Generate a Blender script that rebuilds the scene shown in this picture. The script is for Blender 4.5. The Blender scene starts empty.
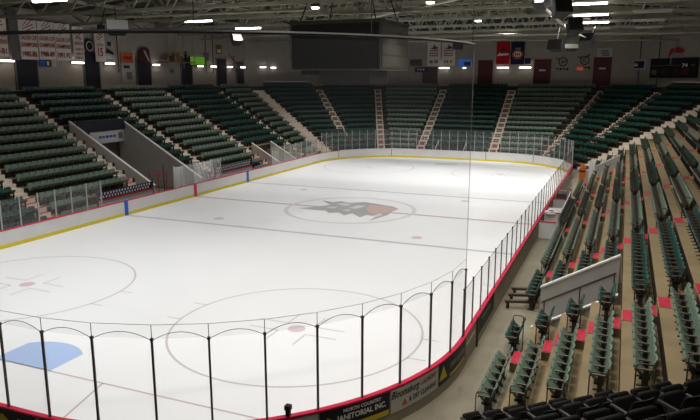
import bpy, bmesh, math, random
from mathutils import Vector, Matrix
random.seed(7)
S = bpy.context.scene
COL = S.collection
PI = math.pi
R = math.radians
# ------------------------------------------------------------------ dimensions (metres)
HW, LEN, CR = 12.95, 60.96, 8.53          # rink half width, length, corner radius
CX = HW - CR                              # corner centre |x|
CY0, CY1 = CR, LEN - CR                   # corner centres y
D0, TREAD, RISE, NROW = 1.35, 0.92, 0.53, 15
BZ, GZ, SZ = 1.0, 3.15, 2.55              # board top, tall glass, side glass
CONC = 7.95                               # concourse level
ORD = ['first', 'second', 'third', 'fourth', 'fifth', 'sixth', 'seventh', 'eighth', 'ninth', 'tenth', 'eleventh', 'twelfth',
       'thirteenth', 'fourteenth', 'fifteenth', 'sixteenth', 'seventeenth', 'eighteenth', 'nineteenth']
def od(i):
    if i < len(ORD): return ORD[i]
    n = i + 1
    tens = {2: 'twenty', 3: 'thirty', 4: 'forty', 5: 'fifty', 6: 'sixty', 7: 'seventy', 8: 'eighty'}[n // 10]
    return tens[:-1] + 'ieth' if n % 10 == 0 else tens + '-' + ORD[n % 10 - 1]

# ------------------------------------------------------------------ materials
def mat(name, col, rough=.6, spec=.3, metal=0, var=.0, scale=6, emit=None, es=1, trans=None, bump=0, var2=None):
    m = bpy.data.materials.new(name); m.use_nodes = True
    nt = m.node_tree; b = nt.nodes['Principled BSDF']
    b.inputs['Base Color'].default_value = (*col, 1)
    b.inputs['Roughness'].default_value = rough
    b.inputs['Specular IOR Level'].default_value = spec
    b.inputs['Metallic'].default_value = metal
    if var or bump:
        tc = nt.nodes.new('ShaderNodeTexCoord'); nz = nt.nodes.new('ShaderNodeTexNoise')
        nz.inputs['Scale'].default_value = scale; nz.inputs['Detail'].default_value = 5
        nt.links.new(tc.outputs['Object'], nz.inputs['Vector'])
        if var:
            rp = nt.nodes.new('ShaderNodeValToRGB')
            c2 = var2 or tuple(min(1, c * (1 + var)) for c in col)
            rp.color_ramp.elements[0].color = (*[c * (1 - var) for c in col], 1)
            rp.color_ramp.elements[1].color = (*c2, 1)
            rp.color_ramp.elements[0].position = .3; rp.color_ramp.elements[1].position = .7
            nt.links.new(nz.outputs['Fac'], rp.inputs['Fac']); nt.links.new(rp.outputs['Color'], b.inputs['Base Color'])
        if bump:
            bp = nt.nodes.new('ShaderNodeBump'); bp.inputs['Strength'].default_value = bump
            nt.links.new(nz.outputs['Fac'], bp.inputs['Height']); nt.links.new(bp.outputs['Normal'], b.inputs['Normal'])
    if emit:
        b.inputs['Emission Color'].default_value = (*emit, 1); b.inputs['Emission Strength'].default_value = es
    return m
def veil(name, col, alpha, gloss=.0, rough=.05):
    """see-through sheet: mostly transparent, a little diffuse haze and reflection"""
    m = bpy.data.materials.new(name); m.use_nodes = True; nt = m.node_tree
    for n in list(nt.nodes):
        if n.type != 'OUTPUT_MATERIAL': nt.nodes.remove(n)
    out = [n for n in nt.nodes if n.type == 'OUTPUT_MATERIAL'][0]
    tr = nt.nodes.new('ShaderNodeBsdfTransparent'); df = nt.nodes.new('ShaderNodeBsdfDiffuse'); df.inputs['Color'].default_value = (*col, 1)
    mx = nt.nodes.new('ShaderNodeMixShader'); mx.inputs['Fac'].default_value = alpha
    nt.links.new(tr.outputs[0], mx.inputs[1]); nt.links.new(df.outputs[0], mx.inputs[2])
    last = mx
    if gloss:
        gl = nt.nodes.new('ShaderNodeBsdfGlossy'); gl.inputs['Roughness'].default_value = rough
        fr = nt.nodes.new('ShaderNodeFresnel'); fr.inputs['IOR'].default_value = 1.3
        mu = nt.nodes.new('ShaderNodeMath'); mu.operation = 'MULTIPLY'; mu.inputs[1].default_value = gloss
        m2 = nt.nodes.new('ShaderNodeMixShader')
        nt.links.new(fr.outputs[0], mu.inputs[0]); nt.links.new(mu.outputs[0], m2.inputs['Fac'])
        nt.links.new(mx.outputs[0], m2.inputs[1]); nt.links.new(gl.outputs[0], m2.inputs[2]); last = m2
    nt.links.new(last.outputs[0], out.inputs['Surface'])
    return m
M = dict(
    ice=mat('ice', (.83, .84, .845), .42, .18, var=.015, scale=.5),
    board=mat('board_white', (.70, .69, .68), .5, .3, var=.04, scale=1.2),
    yellow=mat('kick_yellow', (.72, .58, .03), .5),
    red=mat('cap_red', (.62, .015, .065), .45),
    blue=mat('marker_blue', (.03, .12, .55), .5),
    outer=mat('outer_board', (.31, .28, .21), .6, var=.08, scale=2),
    post_d=mat('post_dark', (.062, .054, .040), .5, .3),
    post_l=mat('post_light', (.42, .42, .39), .45, .4),
    glass=veil('glass_clear', (.7, .7, .7), .006, .12),
    glass2=veil('glass_hazy', (.55, .55, .54), .055, .15),  # pale haze put into the glass as diffuse colour
    edge=veil('glass_edge', (.05, .06, .06), .6),
    net=veil('net', (.07, .07, .08), .12),
    floor=mat('floor_concrete', (.235, .215, .155), .7, .2, var=.14, scale=.8),
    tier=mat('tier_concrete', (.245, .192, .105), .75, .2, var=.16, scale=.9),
    riser=mat('riser_shade', (.035, .034, .03), .7, var=.15, scale=2),  # near-black stands in for the shade under and between the seat rows
    stair=mat('stair_concrete', (.74, .66, .55), .7, .2, var=.1, scale=3),
    redstep=mat('red_paint', (.46, .015, .045), .6, var=.18, scale=5),
    wallc=mat('vom_wall', (.42, .41, .38), .7, var=.06, scale=1.5),
    capw=mat('white_cap', (.75, .74, .70), .5),
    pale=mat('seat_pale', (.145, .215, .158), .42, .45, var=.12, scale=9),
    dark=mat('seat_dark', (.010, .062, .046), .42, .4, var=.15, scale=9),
    pan=mat('seat_pan_green', (.11, .165, .12), .5, .35),
    pan_d=mat('seat_pan_dark', (.012, .055, .044), .5, .35),
    arm=mat('arm_brown', (.12, .08, .06), .5, .4),
    iron=mat('iron_dark', (.02, .018, .016), .5, .4),
    rail=mat('rail_brown', (.06, .04, .028), .45, .5),
    fgseat=mat('seat_black', (.005, .006, .0055), .6, .15),
    wall=mat('wall_block', (.41, .375, .32), .8, .15, var=.05, scale=1.2),
    ceil=mat('ceiling_deck', (.075, .073, .056), .85, .1, var=.1, scale=.4),
    truss=mat('truss_steel', (.33, .32, .25), .6, .3, var=.1, scale=1.5),
    pipe=mat('pipe_white', (.55, .54, .48), .5),
    black=mat('black', (.012, .012, .012), .6),
    dgrey=mat('dark_grey', (.03, .03, .027), .6),
    sbh=mat('scoreboard_olive', (.060, .056, .040), .6), sbt=mat('scoreboard_trim', (.10, .095, .075), .6), brownr=mat('riser_brown', (.17, .105, .08), .7), crease2=mat('crease_worn', (.66, .67, .69), .4),
    grey=mat('mid_grey', (.16, .155, .14), .6),
    lgrey=mat('light_grey', (.55, .55, .56), .6),
    screen=mat('screen_off', (.012, .0125, .009), .35, .4),
    door=mat('door_red', (.085, .012, .015), .5),
    navyd=mat('door_navy', (.012, .012, .025), .5),
    bann=mat('banner_white', (.88, .84, .76), .8),
    bred=mat('banner_red', (.36, .015, .03), .8),
    bfred=mat('banner_field_red', (.55, .01, .02), .8),
    bnavy=mat('banner_navy', (.012, .015, .06), .8),
    orange=mat('orange', (.55, .13, .02), .6),
    txt=mat('ink_black', (.02, .02, .022), .6),
    white=mat('ink_white', (.8, .8, .8), .6),
    navy=mat('ad_navy', (.008, .009, .022), .5),
    adw=mat('ad_white', (.50, .50, .48), .5),
    ady=mat('ad_yellow', (.55, .45, .03), .5),
    wood=mat('wood', (.20, .12, .05), .7),
    # paint in the ice
    iline=mat('line_red', (.57, .44, .45), .4), icenter=mat('line_center', (.50, .32, .31), .4), iblue=mat('line_blue', (.50, .50, .57), .4),
    icircle=mat('line_circle', (.58, .52, .53), .4), idot=mat('dot_red', (.66, .53, .55), .4), icrease=mat('crease_blue', (.40, .53, .80), .4),
    igrey=mat('logo_grey', (.42, .41, .415), .4), ired=mat('logo_red', (.60, .44, .41), .4), iring=mat('ring_grey', (.68, .665, .66), .4),
    tube=mat('tube_lit', (1, 1, 1), emit=(1, .86, .9), es=14), tube2=mat('lamp_lit', (1, 1, 1), emit=(1, .95, .85), es=9),
    tube3=mat('wall_strip_lit', (1, 1, 1), emit=(1, .88, .86), es=7),
    tubeoff=mat('tube_unlit', (.55, .50, .40), .5), screen_green=mat('tv_green', (.02, .1, .01), emit=(.22, .62, .04), es=.3),
    screen_blue=mat('neon_blue', (.01, .03, .1), emit=(.03, .15, .6), es=.35), exitred=mat('exit_glow', (.3, .02, .02), emit=(1, .12, .06), es=.25),
)
# ------------------------------------------------------------------ mesh helpers
class MB:
    def __init__(s): s.v = []; s.f = []; s.mi = []; s.m = 0
    def add(s, vs, fs, m=None):
        o = len(s.v); s.v += [tuple(v) for v in vs]; s.f += [tuple(i + o for i in f) for f in fs]; s.mi += [s.m if m is None else m] * len(fs); return s
    def box(s, x0, y0, z0, x1, y1, z1, T=None, m=None):
        vs = [(x0, y0, z0), (x1, y0, z0), (x1, y1, z0), (x0, y1, z0), (x0, y0, z1), (x1, y0, z1), (x1, y1, z1), (x0, y1, z1)]
        if T: vs = [T(*v) for v in vs]
        return s.add(vs, [(0, 3, 2, 1), (4, 5, 6, 7), (0, 1, 5, 4), (1, 2, 6, 5), (2, 3, 7, 6), (3, 0, 4, 7)], m)
    def bar(s, a, b, w, h=None, up=(0, 0, 1)):
        a = Vector(a); b = Vector(b); d = (b - a).normalized(); h = h or w
        u = Vector(up)
        if abs(d.dot(u)) > .98: u = Vector((1, 0, 0))
        x = d.cross(u).normalized(); y = x.cross(d)
        vs = []
        for p in (a, b):
            for sx, sy in ((-1, -1), (1, -1), (1, 1), (-1, 1)): vs.append(p + x * sx * w / 2 + y * sy * h / 2)
        return s.add(vs, [(0, 1, 2, 3), (7, 6, 5, 4), (0, 4, 5, 1), (1, 5, 6, 2), (2, 6, 7, 3), (3, 7, 4, 0)])
    def tube(s, pts, r, n=8, closed=False):
        pts = [Vector(p) for p in pts]; rings = []; N = len(pts)
        ref = Vector((0, 0, 1))
        for i, p in enumerate(pts):
            if closed: d = pts[(i + 1) % N] - pts[i - 1]
            else: d = pts[min(i + 1, N - 1)] - pts[max(i - 1, 0)]
            d.normalize(); u = ref if abs(d.dot(ref)) < .95 else Vector((1, 0, 0)) if i == 0 else ux
            x = d.cross(u).normalized(); y = x.cross(d); ux = y
            rings.append([p + (x * math.cos(2 * PI * k / n) + y * math.sin(2 * PI * k / n)) * r for k in range(n)])
        vs = [v for rg in rings for v in rg]; fs = []
        for i in range(N if closed else N - 1):
            j = (i + 1) % N
            for k in range(n): fs.append((i * n + k, i * n + (k + 1) % n, j * n + (k + 1) % n, j * n + k))
        if not closed: fs += [tuple(range(n))[::-1], tuple((N - 1) * n + k for k in range(n))]
        return s.add(vs, fs)
    def lathe(s, prof, c=(0, 0, 0), n=20, cap=True):
        vs = []; fs = []
        for (r, z) in prof:
            for k in range(n): vs.append((c[0] + r * math.cos(2 * PI * k / n), c[1] + r * math.sin(2 * PI * k / n), c[2] + z))
        for i in range(len(prof) - 1):
            for k in range(n): fs.append((i * n + k, i * n + (k + 1) % n, (i + 1) * n + (k + 1) % n, (i + 1) * n + k))
        if cap: fs += [tuple(range(n))[::-1], tuple((len(prof) - 1) * n + k for k in range(n))]
        return s.add(vs, fs)
    def prism(s, poly, z0, z1, T=None):
        n = len(poly); vs = [(x, y, z0) for x, y in poly] + [(x, y, z1) for x, y in poly]
        if T: vs = [T(*v) for v in vs]
        return s.add(vs, [tuple(range(n))[::-1], tuple(range(n, 2 * n))] + [(i, (i + 1) % n, (i + 1) % n + n, i + n) for i in range(n)])
    def sweep(s, secs, closed=False, cap=True):
        n = len(secs[0]); vs = [v for c in secs for v in c]; fs = []; N = len(secs)
        for i in range(N if closed else N - 1):
            j = (i + 1) % N
            for k in range(n): fs.append((i * n + k, i * n + (k + 1) % n, j * n + (k + 1) % n, j * n + k))
        if cap and not closed: fs += [tuple(range(n))[::-1], tuple((N - 1) * n + k for k in range(n))]
        return s.add(vs, fs)
    def mesh(s, name, mats):
        me = bpy.data.meshes.new(name); me.from_pydata(s.v, [], s.f)
        for m in (mats if isinstance(mats, (list, tuple)) else [mats]): me.materials.append(m)
        if any(s.mi): me.polygons.foreach_set('material_index', s.mi)
        bm = bmesh.new(); bm.from_mesh(me); bmesh.ops.recalc_face_normals(bm, faces=bm.faces); bm.to_mesh(me); bm.free()
        me.update(); return me
    def obj(s, name, mats, parent=None, smooth=False):
        me = s.mesh(name, mats)
        if smooth: me.polygons.foreach_set('use_smooth', [True] * len(me.polygons))
        o = bpy.data.objects.new(name, me); COL.objects.link(o)
        if parent: o.parent = parent
        return o
def tag(o, label=None, cat=None, group=None, kind=None):
    if label: o['label'] = label
    if cat: o['category'] = cat
    if group: o['group'] = group
    if kind: o['kind'] = kind
    return o
def root(name, loc, label, cat, group=None, rz=0):
    o = bpy.data.objects.new(name, None); COL.objects.link(o); o.location = loc; o.rotation_euler = (0, 0, rz); o.empty_display_size = .2
    return tag(o, label, cat, group)
def struct(o, label=None): return tag(o, label, None, None, 'structure')
# ------------------------------------------------------------------ rink outline: s = metres from middle of near end, anticlockwise
def path(s, d=0):
    L1 = CX; A = CR * PI / 2; LY = CY1 - CY0; tot = 4 * CX + 4 * A + 2 * LY
    s %= tot
    if s < L1: return (s, -d)
    s -= L1
    if s < A:
        a = s / CR; return (CX + (CR + d) * math.sin(a), CY0 - (CR + d) * math.cos(a))
    s -= A
    if s < LY: return (HW + d, CY0 + s)
    s -= LY
    if s < A:
        a = s / CR; return (CX + (CR + d) * math.cos(a), CY1 + (CR + d) * math.sin(a))
    s -= A
    if s < 2 * CX: return (CX - s, LEN + d)
    s -= 2 * CX
    if s < A:
        a = s / CR; return (-CX - (CR + d) * math.sin(a), CY1 + (CR + d) * math.cos(a))
    s -= A
    if s < LY: return (-HW - d, CY1 - s)
    s -= LY
    if s < A:
        a = s / CR; return (-CX - (CR + d) * math.cos(a), CY0 - (CR + d) * math.sin(a))
    s -= A
    return (-CX + s, -d)
QA = CR * PI / 2; LY = CY1 - CY0
TOT = 4 * CX + 4 * QA + 2 * LY
SR0 = CX + QA                  # s where right side straight starts (y = CY0)
SR1 = SR0 + LY
SF0 = SR1 + QA                 # far straight start (x=+CX)
SF1 = SF0 + 2 * CX
SL0 = SF1 + QA                 # left straight start (y=CY1)
SL1 = SL0 + LY
def stations(s0, s1, step=.45):
    if s1 > TOT: return stations(s0, TOT, step) + [TOT + q for q in stations(0, s1 - TOT, step)[1:]]
    keys = [0, CX, SR0, SR1, SF0, SF1, SL0, SL1, SL1 + QA, TOT]
    out = [s0]
    for a, b in zip(keys[:-1], keys[1:]):
        lo, hi = max(a, s0), min(b, s1)
        if hi <= lo: continue
        curved = (a, b) in ((CX, SR0), (SR1, SF0), (SF1, SL0), (SL1, SL1 + QA))
        n = max(1, int((hi - lo) / step)) if curved else 1
        for i in range(1, n + 1): out.append(lo + (hi - lo) * i / n)
    return out
def ring(prof, s0, s1, closed=False):
    st = stations(s0, s1)
    if closed: st = st[:-1]
    return [[(*path(s, d), z) for d, z in prof] for s in st]
# ================================================================== SETTING
# arena floor
fl = MB(); fl.box(-31, -14, -.35, 31, 79, -.03); struct(fl.obj('floor', M['floor']))
ice_root = MB(); ice_root.prism([path(s) for s in stations(0, TOT)[:-1]], -.028, 0)
ice = tag(ice_root.obj('ice_sheet', M['ice']), 'white ice sheet with faded painted lines filling the rink', 'ice', None, 'structure')
ZI = .003
def icepaint(name, m, z=ZI):
    return lambda mb: mb.obj(name, m, ice)
def strip(mb, x0, y0, x1, y1, w, z=ZI):
    d = Vector((x1 - x0, y1 - y0)).normalized(); n = Vector((-d.y, d.x)) * w / 2
    return mb.add([(x0 - n.x, y0 - n.y, z), (x1 - n.x, y1 - n.y, z), (x1 + n.x, y1 + n.y, z), (x0 + n.x, y0 + n.y, z)], [(0, 1, 2, 3)])
def annulus(mb, cx, cy, r, w, z=ZI, n=96, a0=0, a1=2 * PI):
    vs = []; fs = []
    for i in range(n + 1):
        a = a0 + (a1 - a0) * i / n
        for q in (r - w / 2, r + w / 2): vs.append((cx + q * math.cos(a), cy + q * math.sin(a), z))
    for i in range(n): fs.append((2 * i, 2 * i + 1, 2 * i + 3, 2 * i + 2))
    return mb.add(vs, fs)
def disc(mb, cx, cy, r, z=ZI, n=32): return mb.add([(cx + r * math.cos(2 * PI * i / n), cy + r * math.sin(2 * PI * i / n), z) for i in range(n)], [tuple(range(n))])
mb = MB(); strip(mb, -HW, LEN / 2, HW, LEN / 2, .26); mb.obj('center_line', M['icenter'], ice)
for y in (22.86, LEN - 22.86):
    mb = MB(); strip(mb, -HW, y, HW, y, .28); mb.obj('blue_line', M['iblue'], ice)
for y, sg in ((3.35, 1), (LEN - 3.35, -1)):
    gx = CX + math.sqrt(CR * CR - (CR - 3.35) ** 2)
    mb = MB(); strip(mb, -gx, y, gx, y, .065); mb.obj('goal_line', M['iline'], ice)
    mb = MB(); poly = [(-1.22, y), (1.22, y), (1.22, y + sg * 1.37)]
    a0 = math.asin(1.22 / 1.83)
    for i in range(13):
        a = a0 - 2 * a0 * i / 12; poly.append((1.83 * math.sin(a), y + sg * 1.83 * math.cos(a) + sg * .0))
    poly.append((-1.22, y + sg * 1.37)); mb.add([(px, py, ZI) for px, py in poly], [tuple(range(len(poly)))]); mb.obj('goal_crease', M['icrease' if sg == 1 else 'crease2'], ice)
    if sg == 1:
        for t in (-1, 1):
            mb = MB(); strip(mb, t * 3.35, y, t * 4.2, .05, .065); mb.obj('trapezoid_line', M['iline'], ice)
for cx in (-6.706, 6.706):
    for cy in (9.449, LEN - 9.449):
        mb = MB(); annulus(mb, cx, cy, 4.572, .08)
        for sx in (-1, 1):
            for sy in (-1, 1):
                xx = cx + sx * math.sqrt(4.572 ** 2 - .85 ** 2); strip(mb, xx, cy + sy * .85, xx + sx * .62, cy + sy * .85, .06)
        mb.obj('faceoff_circle', M['icircle'], ice)
        mb = MB()
        for sx in (-1, 1):
            for sy in (-1, 1):
                strip(mb, cx + sx * .55, cy + sy * .38, cx + sx * .55, cy + sy * 1.35, .06, ZI); strip(mb, cx + sx * .55, cy + sy * .38, cx + sx * 1.75, cy + sy * .38, .06, ZI + .001)
        mb.obj('faceoff_marks', M['icircle'], ice)
        mb = MB(); disc(mb, cx, cy, .33); mb.obj('faceoff_dot', M['idot'], ice)
    for cy in (24.38, LEN - 24.38):
        mb = MB(); disc(mb, cx, cy, .33); mb.obj('faceoff_dot', M['idot'], ice)
mb = MB(); annulus(mb, 0, LEN / 2, 4.45, .3, ZI + .001); mb.obj('center_circle', M['iring'], ice)
mb = MB()
LG = [(-3.47, 29.45), (-2.58, 30.37), (-1.94, 31.36), (-3.24, 32.76), (-2.18, 32.42), (-1.8, 33.01), (-0.91, 32.62), (-0.1, 33.37), (1.65, 32.85), (2.44, 32.54), (3.11, 31.88), (2.96, 30.84), (3.08, 29.67), (2.86, 28.72), (2.58, 27.45), (2.51, 28.91), (1.73, 29.11), (1.64, 28.25), (0.66, 29.23), (0.43, 28.4), (-0.26, 29.14), (-0.89, 28.73), (-1.33, 29.35), (-2.22, 29.29)]
mb.add([(x, y, ZI + .003) for x, y in LG], [tuple(range(len(LG)))]); mb.obj('center_emblem', M['igrey'], ice)
em = ice.children[-1]
mb = MB(); RD = [(0.99, 31.0), (0.72, 32.46), (1.96, 32.42), (3.01, 31.76), (2.76, 30.39), (2.35, 29.72), (1.67, 29.8)]
mb.add([(x, y, ZI + .005) for x, y in RD], [tuple(range(len(RD)))]); mb.obj('emblem_red_patch', M['ired'], em)
mb = MB()
for poly in [[(-1.7, 31.87), (-0.73, 31.46), (-0.56, 32.18), (-1.21, 32.4)], [(-0.31, 30.84), (-0.01, 31.96), (0.59, 32.01), (0.34, 30.73)], [(-0.49, 30.0), (0.02, 30.4), (0.23, 29.74)], [(-1.89, 30.38), (-1.18, 31.07), (-1.15, 30.3)], [(2.21, 28.96), (2.42, 29.93), (2.77, 29.54), (2.57, 28.77)]]:
    mb.add([(x, y, ZI + .006) for x, y in poly], [tuple(range(len(poly)))])
mb.obj('emblem_pale_streaks', M['iring'], em)

# ------------------------------------------------------------------ tiers, sections, seats
RT = math.sqrt(.5)
hf = lambda d: .41421 * (CR + d)      # half length of a corner facet
ymit = lambda d: 55.96 + .414 * d
xmit = lambda d: 7.95 + .414 * d
mhi = lambda d: 12.69 + .414 * d      # mitre of the near corner facet with the right stand
mlo = lambda d: 5.62 - .414 * d
def sd(side, a, d):
    """point on the bowl: side R/L (a=y), F (a=x), C/K right/left far corner facet; also outward angle"""
    if side == 'R': return (HW + d, a, 0.0)
    if side == 'L': return (-HW - d, a, PI)
    if side == 'F': return (a, LEN + d, PI / 2)
    if side == 'C': return (CX + (CR + d) * RT - a * RT, CY1 + (CR + d) * RT + a * RT, PI / 4)      # far corner facets, a = metres along the rows
    if side == 'K': return (-CX - (CR + d) * RT - a * RT, CY1 + (CR + d) * RT - a * RT, 3 * PI / 4)
    if side == 'N': return ((5.62 + d) * RT + a * RT, -(5.62 + d) * RT + a * RT, -PI / 4)   # near corner facet, a = metres along the rows
def tierprof(k0, k1, dend, top=CONC):
    e0 = D0 + TREAD * k0 - .46
    pr = []
    zb = -.03 if k0 == 0 else RISE * k0 - RISE - .25
    pr.append((e0 if k0 else e0 + .92, zb))
    for k in range(k0 if k0 else 1, k1 + 1):
        e = D0 + TREAD * k - .46
        if not (pr and len(pr) == 1 and k0): pr.append((e, RISE * (k - 1) if k else -.03))
        pr.append((e, RISE * k))
    e = D0 + TREAD * (k1 + 1) - .46
    pr.append((e, RISE * k1)); pr.append((e, top)); pr.append((dend, top)); pr.append((dend, top - .35))
    if k0: pr.append((e + .3, top - 1.0))
    else: pr[-1] = (dend, -.03)
    # remove duplicate first level
    out = [pr[0]]
    for p in pr[1:]:
        if (abs(p[0] - out[-1][0]) + abs(p[1] - out[-1][1])) > 1e-6: out.append(p)
    return out
def tier(side, a0, a1, k0=0, k1=14, dend=17.05, top=CONC):
    n = 1 if side in 'RLFNCK' else max(2, int(abs(a1 - a0) / R(3)))
    pr = tierprof(k0, k1, dend, top); secs = []
    for i in range(n + 1):
        q = lambda d: (a0(d) if callable(a0) else a0) if i == 0 else (a1(d) if callable(a1) else a1) if i == n else a0 + (a1 - a0) * i / n
        secs.append([(*sd(side, q(d), d)[:2], z + (.1 if side == 'N' else 0)) for d, z in pr])
    mb = MB(); mb.sweep(secs); n = len(pr)
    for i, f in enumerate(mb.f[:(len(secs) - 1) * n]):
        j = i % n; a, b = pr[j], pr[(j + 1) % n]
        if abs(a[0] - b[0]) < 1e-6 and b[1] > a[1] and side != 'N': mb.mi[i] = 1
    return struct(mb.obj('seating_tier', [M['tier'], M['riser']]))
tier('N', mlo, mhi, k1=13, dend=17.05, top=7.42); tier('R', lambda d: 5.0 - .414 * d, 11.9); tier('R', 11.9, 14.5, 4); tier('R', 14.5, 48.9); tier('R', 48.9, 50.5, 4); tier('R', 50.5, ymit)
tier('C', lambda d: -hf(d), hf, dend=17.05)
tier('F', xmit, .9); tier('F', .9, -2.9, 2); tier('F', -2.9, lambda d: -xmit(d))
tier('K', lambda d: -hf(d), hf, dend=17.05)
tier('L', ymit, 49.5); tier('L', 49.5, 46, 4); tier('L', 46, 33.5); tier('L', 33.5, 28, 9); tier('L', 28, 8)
# vomitory side walls, each a sloping concrete parapet with a white cap
def vomwall(side, a, d0, d1, th, label, h=.85, capm='capw'):
    t = MB(); f = lambda d: .576 * (d - 1.4) + h
    def T(u, v, w): x, y, _ = sd(side, a + v, u); return (x, y, w)
    t.add([T(d0, 0, -.02), T(d1, 0, -.02), T(d1, 0, f(d1)), T(d0, 0, f(d0)), T(d0, th, -.02), T(d1, th, -.02), T(d1, th, f(d1)), T(d0, th, f(d0))],
          [(0, 1, 2, 3), (7, 6, 5, 4), (0, 4, 5, 1), (1, 5, 6, 2), (2, 6, 7, 3), (3, 7, 4, 0)])
    o = struct(t.obj('wall_vomitory', M['wallc']), label)
    c = MB(); e = .04 * (1 if th > 0 else -1)
    c.add([T(d0 - .03, -e, f(d0)), T(d1, -e, f(d1)), T(d1, -e, f(d1) + .07), T(d0 - .03, -e, f(d0) + .07), T(d0 - .03, th + e, f(d0)), T(d1, th + e, f(d1)), T(d1, th + e, f(d1) + .07), T(d0 - .03, th + e, f(d0) + .07)],
          [(0, 1, 2, 3), (7, 6, 5, 4), (0, 4, 5, 1), (1, 5, 6, 2), (2, 6, 7, 3), (3, 7, 4, 0)])
    c.obj('wall_cap', M[capm], o); return o
vomwall('R', 14.5, 1.75, 4.45, -.12, 'pale sloping wall beside the near entry passage in the right stand')
vomwall('R', 11.9, 1.75, 4.45, .12, 'low white-edged wall on camera side of the near entry passage', h=.12)
vomwall('R', 50.5, 1.3, 4.1, -.12, 'white-topped wall at the far entry passage of the right stand')
vomwall('L', 28.0, 1.9, 9.75, .14, 'white-edged sloping wall on camera side of the left entry passage', h=.8)
vomwall('L', 33.5, 1.5, 9.75, -.14, 'tall grey sloping wall of the left entry passage')
vomwall('L', 46.0, .6, 4.3, .1, 'white-edged wall at the second left entry passage, camera side')
vomwall('L', 49.5, .9, 4.1, -.1, 'white-edged wall at the second left entry passage, far side')
# back faces of the passages
mb = MB(); mb.box(-HW - 9.16, 28.15, 4.72, -HW - 9.02, 33.35, 5.62); struct(mb.obj('wall_left_lintel', M['navyd']))
mb = MB(); mb.box(-HW - 10.2, 28.1, 0, -HW - 10.0, 33.4, 3.9); struct(mb.obj('wall_left_passage', M['grey']))
mb = MB(); mb.box(HW + 4.6, 12, 0, HW + 4.75, 14.4, 1.9); struct(mb.obj('wall_right_passage', M['dgrey']))
# sections: (id, name, side, a0, a1, colour)
AG = .55
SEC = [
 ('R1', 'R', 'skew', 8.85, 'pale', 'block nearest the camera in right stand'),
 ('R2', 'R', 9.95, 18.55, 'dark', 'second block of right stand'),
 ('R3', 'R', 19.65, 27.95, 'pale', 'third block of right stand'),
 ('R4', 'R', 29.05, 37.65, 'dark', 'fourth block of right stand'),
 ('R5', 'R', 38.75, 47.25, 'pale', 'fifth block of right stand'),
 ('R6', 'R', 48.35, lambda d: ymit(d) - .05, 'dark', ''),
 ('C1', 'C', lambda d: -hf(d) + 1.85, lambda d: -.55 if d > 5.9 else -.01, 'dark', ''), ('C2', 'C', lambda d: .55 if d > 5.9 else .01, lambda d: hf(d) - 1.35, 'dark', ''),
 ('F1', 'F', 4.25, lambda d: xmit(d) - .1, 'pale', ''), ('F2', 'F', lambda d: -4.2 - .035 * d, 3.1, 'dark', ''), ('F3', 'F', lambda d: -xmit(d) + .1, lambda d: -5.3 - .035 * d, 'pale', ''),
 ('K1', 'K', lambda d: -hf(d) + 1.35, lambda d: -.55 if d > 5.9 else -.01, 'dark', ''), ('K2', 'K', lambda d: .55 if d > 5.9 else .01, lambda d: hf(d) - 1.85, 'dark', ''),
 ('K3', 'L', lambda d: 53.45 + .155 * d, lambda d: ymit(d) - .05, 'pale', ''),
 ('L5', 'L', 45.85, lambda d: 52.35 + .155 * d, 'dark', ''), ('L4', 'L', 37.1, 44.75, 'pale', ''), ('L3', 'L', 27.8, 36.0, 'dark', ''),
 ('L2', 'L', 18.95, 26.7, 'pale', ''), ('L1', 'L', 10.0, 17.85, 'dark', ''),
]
CUT = [('R', 11.75, 14.7, 3), ('R', 48.8, 50.75, 3), ('L', 27.8, 33.75, 8), ('L', 45.8, 49.7, 3), ('F', -3.1, 1.1, 1), ('L', 21.3, 28, 1), ('L', 35.0, 41.8, 0)]
seats = []
NUP = .1
SEC += [('N1', 'N', 'hi', 0, 'fg', 'right block of camera corner'), ('N2', 'N', 'lo', 0, 'fg', 'left block of camera corner')]
for sid, side, a0, a1, colr, nm in SEC:
    for k in range(14 if side == 'N' else NROW):
        d = D0 + TREAD * k; rr = CR + d
        lo, hi = (6.1 - .43 * d if a0 == 'skew' else a0(d) if callable(a0) else a0), (a1(d) if callable(a1) else a1)
        if a0 == 'hi': lo, hi = 11.95 + (.25 if k < 4 else 0), mhi(d) - .55
        if a0 == 'lo': lo, hi = mlo(d) + .55, 11.3
        n = int((hi - lo) / .515)
        if n < 1: continue
        pos = [lo + .515 * (i + .5) + ((hi - lo) - n * .515) / 2 for i in range(n)]
        if sid == 'R1': pos = [hi - .515 * (i + .5) for i in range(n)]
        for i, a in enumerate(pos):
            if any(c[0] == side and c[1] < a < c[2] and k <= c[3] for c in CUT): continue
            x, y, th = sd(side, a, d)
            seats.append([x, y, RISE * k + (NUP if side == 'N' else 0), th, sid, k, i, colr, nm])
# camera (needed to choose which seats become individual objects)
CAM = Vector((17.153, -10.392, 8.954)); YAW, PIT, FPX = .39756, .20044, 648.8
f_ = Vector((-math.sin(YAW) * math.cos(PIT), math.cos(YAW) * math.cos(PIT), -math.sin(PIT))); r_ = Vector((math.cos(YAW), math.sin(YAW), 0)); u_ = r_.cross(f_)
def visible(x, y, z, corner=False):
    v = Vector((x, y, z)) - CAM; dz = v.dot(f_)
    if dz < .3: return False
    px, py = 350 + FPX * v.dot(r_) / dz, 210 - FPX * v.dot(u_) / dz
    if not (-4 < px < 706 and py < 424): return False
    return corner or py < 422 - (px - 480) * .205
near_ = sorted([i for i, s in enumerate(seats) if s[8] and visible(s[0], s[1], s[2] + .84, s[4][0] == 'N')], key=lambda i: (Vector(seats[i][:3]) - CAM).length)[:296]
near_set = set(near_)
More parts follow.
